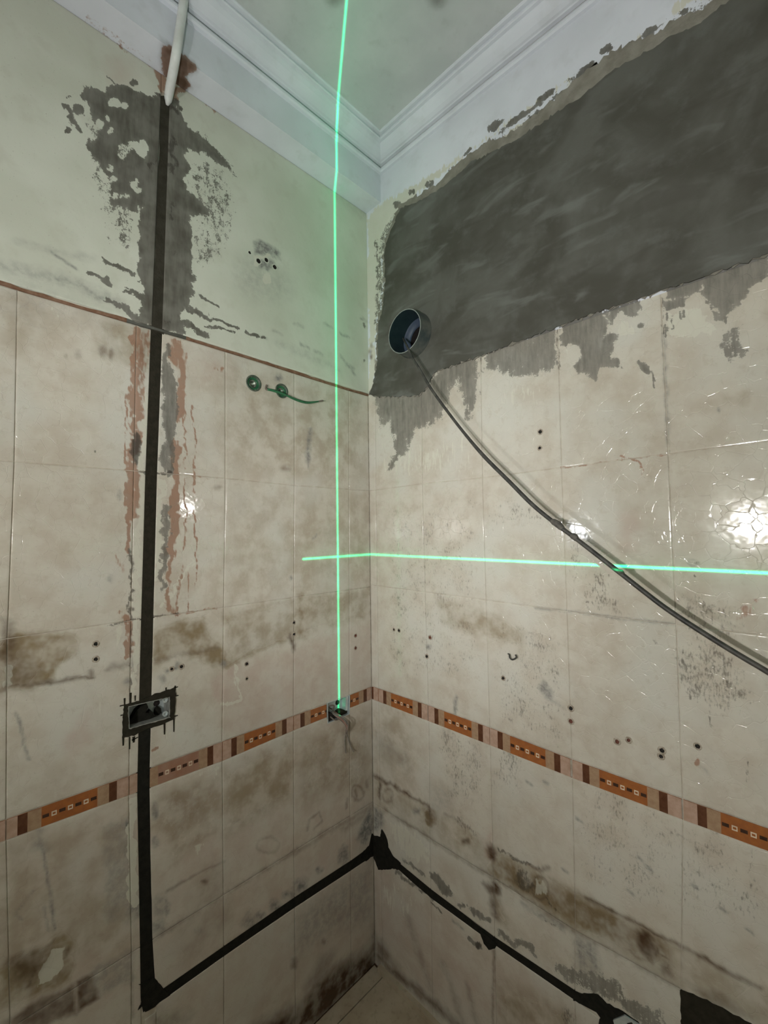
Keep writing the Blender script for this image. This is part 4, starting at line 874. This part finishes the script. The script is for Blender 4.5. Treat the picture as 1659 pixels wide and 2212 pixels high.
for i, x in enumerate(xs):
    for y in (0.0, -2.3): V.append((x, y, 3.229+drop(x)))
    if i: a = 2*i-2; Fc.append((a, a+1, a+3, a+2))
for i, x in enumerate(xs):
    for y in (0.0, -2.3): V.append((x, y, 3.32))
ceiling = structure(mesh('ceiling', V, Fc, M['ceiling']))

# floor: screed, a narrow course along the left wall, then square tiles
v, f = boxmesh((-.13, -2.37, -.12), (2.3, .13, -.009)); floor = structure(mesh('floor', v, f, M['brick']))
gx = [0.0, .058, .46, .86, 1.26, 1.66, 2.06, 2.2]; gy = [-.004, -.40, -.80, -1.20, -1.60, -2.0, -2.25]
for i in range(len(gx)-1):
    for j in range(len(gy)-1):
        v, f = boxmesh((gx[i]+.002, gy[j+1]+.002, -.009), (gx[i+1]-.002, gy[j]-.002, random.uniform(-.0006, .0006)))
        mesh('floor_tile', v, f, M['floor'], floor)
# tiled skirting lip along the right wall
v, f = boxmesh((.03, -.016, -.004), (2.18, .004, .020)); mesh('skirting_strip', v, f, M['floor'], wall_right)

# ------------------------------------------------------------------ drill holes and wall plugs
for wl, lst, par in (('L', DRILL_L, wall_left), ('R', DRILL_R, wall_right)):
    for x, y, r, red in lst:
        if not r: continue
        u, z = uv(wl, (x, y)); rr = r*pxsize(wl, (x, y)); o0 = .0044 if (wl == 'L' and y < 700) else .0006
        pr_ = [(rr+.0046, o0-.001), (rr+.0022, o0+.0003), (rr, o0), (rr*.92, -.0010), (rr*.85, -.0017), (0.0002, -.0017)]  # shallow cup; its dark bottom stands in for the shade of real depth
        v, f = lathe(wl, u, z, pr_, 12)
        mi = [0]*24+[1]*(len(f)-24)
        mesh('drill_hole', v, f, [M['hole_rim'] if wl == 'R' or y > 700 else M['paint'], M['hole_red' if red else 'hole']], par, midx=mi)

# ------------------------------------------------------------------ socket boxes
def bil(q, s, t): q = [np.array(a) for a in q]; return (1-s)*(1-t)*q[0]+s*(1-t)*q[1]+s*t*q[2]+(1-s)*t*q[3]
def slab(wall, q, o0, o1):
    """prism over a wall-coordinate quad between two offsets"""
    V = [world(wall, *p, o1) for p in q]+[world(wall, *p, o0) for p in q]; n = len(q)
    Fc = [tuple(range(n)), tuple(range(2*n-1, n-1, -1))]+[(i, i+n, (i+1) % n+n, (i+1) % n) for i in range(n)]
    return V, Fc
def box_shell(q, depth, t, lip=.0015):
    inn = [bil(q, s, k) for s, k in ((t[0], t[1]), (1-t[0], t[1]), (1-t[0], 1-t[1]), (t[0], 1-t[1]))]
    parts = []
    for i in range(4): parts.append(slab('L', [q[i], q[(i+1) % 4], inn[(i+1) % 4], inn[i]], -depth, lip))
    return join(parts)
cen = np.mean(BOX1, 0)
b1 = empty('socket_box', (0, -cen[0], cen[1]))
inv = Matrix.Translation((0, cen[0], -cen[1]))
def child(o, par, inv=inv): o.parent = par; o.matrix_parent_inverse = Matrix.Translation(-Vector(par.location)); return o
v, f = box_shell(BOX1, .045, (.018, .035)); child(mesh('box_wall', v, f, M['metal_dull']), b1)
v, f = slab('L', BOX1, -.047, -.043); child(mesh('back_plate', v, f, M['galv']), b1)
for s, k, r in ((.90, .13, .0075), (.90, .80, .0075)):
    p = bil(BOX1, s, k); v, f = lathe('L', p[0], p[1], [(.0004, -.006), (r*.45, -.006), (r*.5, -.004), (r, -.004), (r, -.008), (.0004, -.008)], 14); child(mesh('screw_lug', v, f, M['galv']), b1)
p = bil(BOX1, .80, .42); v, f = lathe('L', p[0], p[1], [(.0003, -.0418), (.0075, -.0418), (.0085, -.0428)], 16); child(mesh('knockout', v, f, M['hole']), b1)
lump = [(0.02,.97),(.02,.80),(.14,.72),(.24,.42),(.34,.30),(.50,.22),(.53,.40),(.46,.62),(.56,.68),(.60,.58),(.66,.72),(.70,.92),(.55,.97)]
v, f = slab('L', [bil(BOX1, *q) for q in lump], -.043, -.022); child(mesh('mortar_lump', v, f, M['mortar_black']), b1)
lump2 = [(.72,.90),(.74,.62),(.80,.52),(.88,.66),(.90,.92)]
v, f = slab('L', [bil(BOX1, *q) for q in lump2], -.043, -.034); child(mesh('mortar_lump', v, f, M['mortar_black']), b1)
# bedding mortar round the box, with the saw overcuts
OUT1 = quad_uv('L', [(267,1522),(300,1514),(340,1497),(378,1485),(379,1515),(376,1553),(345,1566),(320,1573),(290,1588),(264,1593),(265,1560)])
parts = []
def px10(x, y): return uv('L', (250+x/10.37, 1460+y/10.37))
bm_loops = [OUT1, [bil(BOX1, s, k) for s, k in ((-.01,-.02),(1.01,-.02),(1.01,1.02),(-.01,1.02))]]
o = plate('bedding_mortar', 'L', bm_loops, .0026, M['mortar'], None, .0007, .006); child(o, b1)
cuts = [((195,500),(195,680),32),((90,675),(240,640),26),((105,885),(200,865),26),((330,380),(330,600),42),((432,440),(432,560),30),((1125,260),(1125,360),30),((1330,220),(1330,330),32),((1300,265),(1390,245),30),((1300,455),(1405,435),30),((1300,905),(1390,885),26),((1090,1040),(1090,1310),40),((1300,950),(1300,1250),32),((165,1360),(165,1560),40),((400,1360),(400,1490),60),((360,1440),(500,1370),30),((310,1370),(312,1640),20)]
parts = []
for a, b2, wd in cuts:
    A_, B_ = np.array(px10(*a)), np.array(px10(*b2)); d = (B_-A_)/np.linalg.norm(B_-A_); n = np.array([-d[1], d[0]])*wd/10.37*pxsize('L', (320, 1540))*.5
    v, f = slab('L', [A_-n, A_+n, B_+n*.6, B_-n*.6], -.004, .0012); child(mesh('saw_cut', v, f, M['mortar']), b1)
tag(b1, 'galvanised steel socket box set in dark mortar on the long vertical chase', 'socket box')

cen2 = np.mean(BOX2, 0); b2o = empty('socket_box', (0, -cen2[0], cen2[1]))
v, f = box_shell(BOX2, .045, (.03, .04), .001); child(mesh('box_wall', v, f, M['galv']), b2o)
v, f = slab('L', BOX2, -.047, -.030); child(mesh('back_plate', v, f, M['galv']), b2o)
p = bil(BOX2, .66, .36); v, f = lathe('L', p[0], p[1], [(.0003, -.0285), (.009, -.0285), (.010, -.031)], 16); child(mesh('knockout', v, f, M['hole']), b2o)
v, f = slab('L', [bil(BOX2, *q) for q in ((.0,.62),(.22,.60),(.35,.72),(.42,.90),(.06,1.0),(0,1.0))], -.03, -.006); child(mesh('mortar_lump', v, f, M['hole']), b2o)
v, f = slab('L', [bil(BOX2, *q) for q in ((.40,.78),(.70,.66),(1.0,.86),(1.0,1.0),(.72,1.0),(.45,.96))], -.03, -.010); child(mesh('mortar_lump', v, f, M['mortar']), b2o)
v, f = slab('L', [bil(BOX2, *q) for q in ((.84,.10),(.95,.02),(.95,.80),(.85,.76))], -.03, -.004); child(mesh('screw_lug', v, f, M['galv']), b2o)
def wirepts(pts): return [tuple(at_left(680+x/10.37, 1470+y/10.37, off)) for x, y, off in pts]
for nm, pts, r, mt in (('wire', [(380,700,-.02),(430,760,.004),(560,810,.022),(680,900,.030),(735,1010,.026),(725,1130,.012),(680,1230,.005),(672,1400,.006),(690,1600,.008),(712,1618,.009)], .0021, 'wire_grey'),
                       ('wire', [(400,690,-.02),(450,740,.008),(600,800,.028),(720,910,.036),(748,1030,.030),(720,1150,.014),(745,1290,.006),(800,1460,.007),(850,1570,.010),(885,1590,.012)], .0021, 'wire_grey'),
                       ('wire', [(400,720,-.02),(470,790,.004),(600,870,.016),(690,980,.022),(728,1060,.02),(715,1140,.012)], .0028, 'wire_pink'),
                       ('wire', [(420,690,-.02),(520,760,.01),(640,840,.024),(725,960,.028),(738,1060,.024),(712,1150,.010)], .0028, 'wire_pink'),
                       ('wire', [(390,740,-.02),(480,800,.000),(580,880,.012),(660,950,.018),(710,1040,.016),(700,1180,.008)], .0030, 'wire_brown'),
                       ('wire', [(380,640,-.025),(330,610,-.012),(340,570,-.006),(400,555,-.004),(435,575,-.006),(420,620,-.012),(385,660,-.016)], .0024, 'wire_brown'),
                       ('wire', [(300,760,-.02),(380,840,.000),(450,880,.008),(500,875,.010)], .0026, 'wire_brown')):
    v, f = tube(wirepts(pts), r, 8); child(mesh(nm, v, f, M[mt], smooth=True), b2o)
tag(b2o, 'small steel socket box in the orange border with loose wires hanging out', 'socket box')

# third box peeping out of the low chase at the bottom of the picture
q3 = quad_uv('R', [(1326,2200),(1350,2190),(1385,2212),(1395,2250),(1340,2250)]); c3 = np.mean(q3, 0)
b3 = empty('socket_box', (c3[0], 0, c3[1]))
v, f = slab('R', q3, -.006, .006); child(mesh('back_plate', v, f, M['galv']), b3)
v, f = slab('R', quad_uv('R', [(1356,2206),(1366,2204),(1372,2212),(1360,2216)]), .0055, .0066); child(mesh('knockout', v, f, M['hole']), b3)
tag(b3, 'pale steel socket box showing in the low chase at the bottom of the right wall', 'socket box')

# ------------------------------------------------------------------ extractor duct stub with its cable
vu, vz = VENT
vent = empty('vent_pipe', (vu, 0, vz))
def vchild(name, prof, mt, seg=40):
    v, f = lathe('R', vu, vz, prof, seg); return child(mesh(name, v, f, M[mt], smooth=True), vent)
vchild('outer_sleeve', [(VR, -.006), (VR+.0030, .0045), (VR+.0030, .008), (VR, .013), (VR-.0005, .0590), (VR-.0010, .0600)], 'pvc_dark')
vchild('rim', [(VR-.0010, .0600), (VR-.0016, .0607), (VR-.0034, .0607), (VR-.0040, .0600)], 'pvc_rim')
vchild('inner_sleeve', [(VR-.0040, .0600), (VR-.0045, .030), (VR-.005, -.020)], 'pvc_in')
vchild('step_ring', [(VR-.005, -.020), (.068, -.024), (.052, -.026), (.050, -.034)], 'pvc_blue')
vchild('inner_duct', [(.050, -.034), (.049, -.060), (.048, -.118), (.0005, -.119)], 'hole')
tag(vent, 'short dark plastic duct stub sticking out of the grey cement render', 'pipe')
CAB = [(1.06,.5)]
cab = [(871,731,.012),(875,739,.038),(879,747,.063),(886,762,.066),(893,776,.068),(908,800,.072),(930,838,.078),(960,880,.082),(1000,932,.086),(1045,985,.09),(1100,1040,.092),(1150,1090,.094),(1200,1131,.095),(1250,1168,.097),(1326,1227,.10),(1400,1285,.10),(1450,1322,.10),(1530,1374,.10),(1600,1417,.10),(1659,1452,.10),(1740,1505,.10)]
pts = [tuple(at_right(x, y, d)) for x, y, d in cab]
e = np.array(pts[-1]); pts += [tuple(e+np.array([.14,-.01,-.14])), tuple(e+np.array([.25,-.02,-.36])), tuple(e+np.array([.28,-.02,-.8])), (float(e[0]+.28), float(e[1]-.02), .01)]
rad = [.0036]*3+[.0040]*3+[.0046]*3+[.0058]*12+[.006]*4
cable = empty('cable', pts[2])
v, f = tube(pts, rad, 12, sub=5); child(mesh('sheath', v, f, M['cable'], smooth=True), cable)
def crust(x, y, d, l, r):
    a = at_right(x-l*.5, y-l*.38, d); b2 = at_right(x+l*.5, y+l*.38, d); mid = (a+b2)/2+np.array([.001, 0, .002])
    v, f = tube([a, a*.6+mid*.4, mid, b2*.6+mid*.4, b2], [.0055, r*.9, r, r*.85, .0055], 10, sub=3); child(mesh('mortar_crust', v, f, M['cable_dust'], smooth=True), cable)
crust(1204, 1134, .095, 26, .0092); crust(1240, 1161, .096, 14, .0085); crust(1340, 1238, .10, 10, .0072)
tag(cable, 'black flexible cable sagging from the duct across the right wall', 'cable')

# ------------------------------------------------------------------ water outlets and green wire
for (tu, tz), r, lab in ((TAP1, .024, 'round green threaded water outlet with an open bright thread'), (TAP2, .022, 'round green water outlet crossed by the green wire')):
    t = empty('water_outlet', (0, -tu, tz))
    def tc(name, prof, mt):
        v, f = lathe('L', tu, tz, prof, 26); child(mesh(name, v, f, M[mt], smooth=True), t)
    tc('flange', [(r+.0035, -.002), (r+.003, .0016), (r, .0022), (r-.002, .0010), (r-.003, -.004)], 'green_dark')
    tc('socket', [(r-.003, -.004), (r-.006, -.006), (r-.0075, -.004), (r-.009, -.004), (r-.010, -.012)], 'green')
    tc('thread', [(r-.010, -.012), (r-.0105, -.006), (r-.0125, -.005), (r-.013, -.022), (.0004, -.022)], 'brass')
    tag(t, lab, 'water outlet')
def gp(x, y, off): return tuple(at_left(510+x/8.295, 790+y/8.295, off))
gw = empty('green_wire', gp(545, 420, .01))
v, f = tube([gp(560,425,.012), gp(640,440,.014), gp(740,470,.016), (gp(840,505,.017)), gp(930,545,.016), gp(1050,600,.014), gp(1180,645,.012), gp(1290,662,.011), gp(1400,652,.010), gp(1480,640,.009)], [.0040,.0042,.0042,.0036,.0034,.0040,.0044,.0046,.0034,.0026], 10); child(mesh('insulation', v, f, M['green'], smooth=True), gw)
v, f = tube([gp(575,430,.012), gp(545,425,.010), gp(535,395,.006), gp(545,360,.004), gp(548,340,.004)], [.0030,.0032,.0034,.0034,.0028], 8); child(mesh('bare_end', v, f, M['wire_brown'], smooth=True), gw)
v, f = tube([gp(1470,641,.0092), gp(1520,632,.0088), gp(1555,628,.0088)], [.0026,.0028,.0030], 8); child(mesh('bare_end', v, f, M['wire_brown'], smooth=True), gw)
tag(gw, 'short bent green wire lying across the water outlets', 'wire')

# ------------------------------------------------------------------ white conduit dropping from the cornice into the chase
cpx = [(398,-6,.114),(390,52,.109),(381,112,.104),(375,148,.074),(369,180,.040),(364,208,.012)]
cpt = [at_left(*p) for p in cpx]; cb = cpt[-1]
con = empty('conduit', tuple(cb))
v, f = tube([tuple(p) for p in cpt], .0118, 18); child(mesh('pipe', v, f, M['pvc_white'], smooth=True), con)
e2 = at_left(361, 228, .003)
v, f = tube([tuple(cb), tuple((cb+e2)/2+np.array([.003,0,0])), tuple(e2)], [.0118, .010, .003], 14); child(mesh('cut_tip', v, f, M['pvc_white'], smooth=True), con)
tag(con, 'white plastic conduit slanting from the cornice into the wall chase', 'pipe')

# small wire hook left in the right wall
hk = [tuple(at_right(x, y, d)) for x, y, d in ((1097,1412,-.004),(1100,1414,.008),(1101,1421,.012),(1107,1425,.012),(1115,1420,.012),(1113,1414,.012))]
v, f = tube(hk, .0022, 8); tag(mesh('wall_hook', v, f, M['cable'], smooth=True), 'tiny bent dark wall hook on the pale right-hand tiles', 'hook')

for o in bpy.data.objects:
    if o.type == 'MESH': no_wear(o)
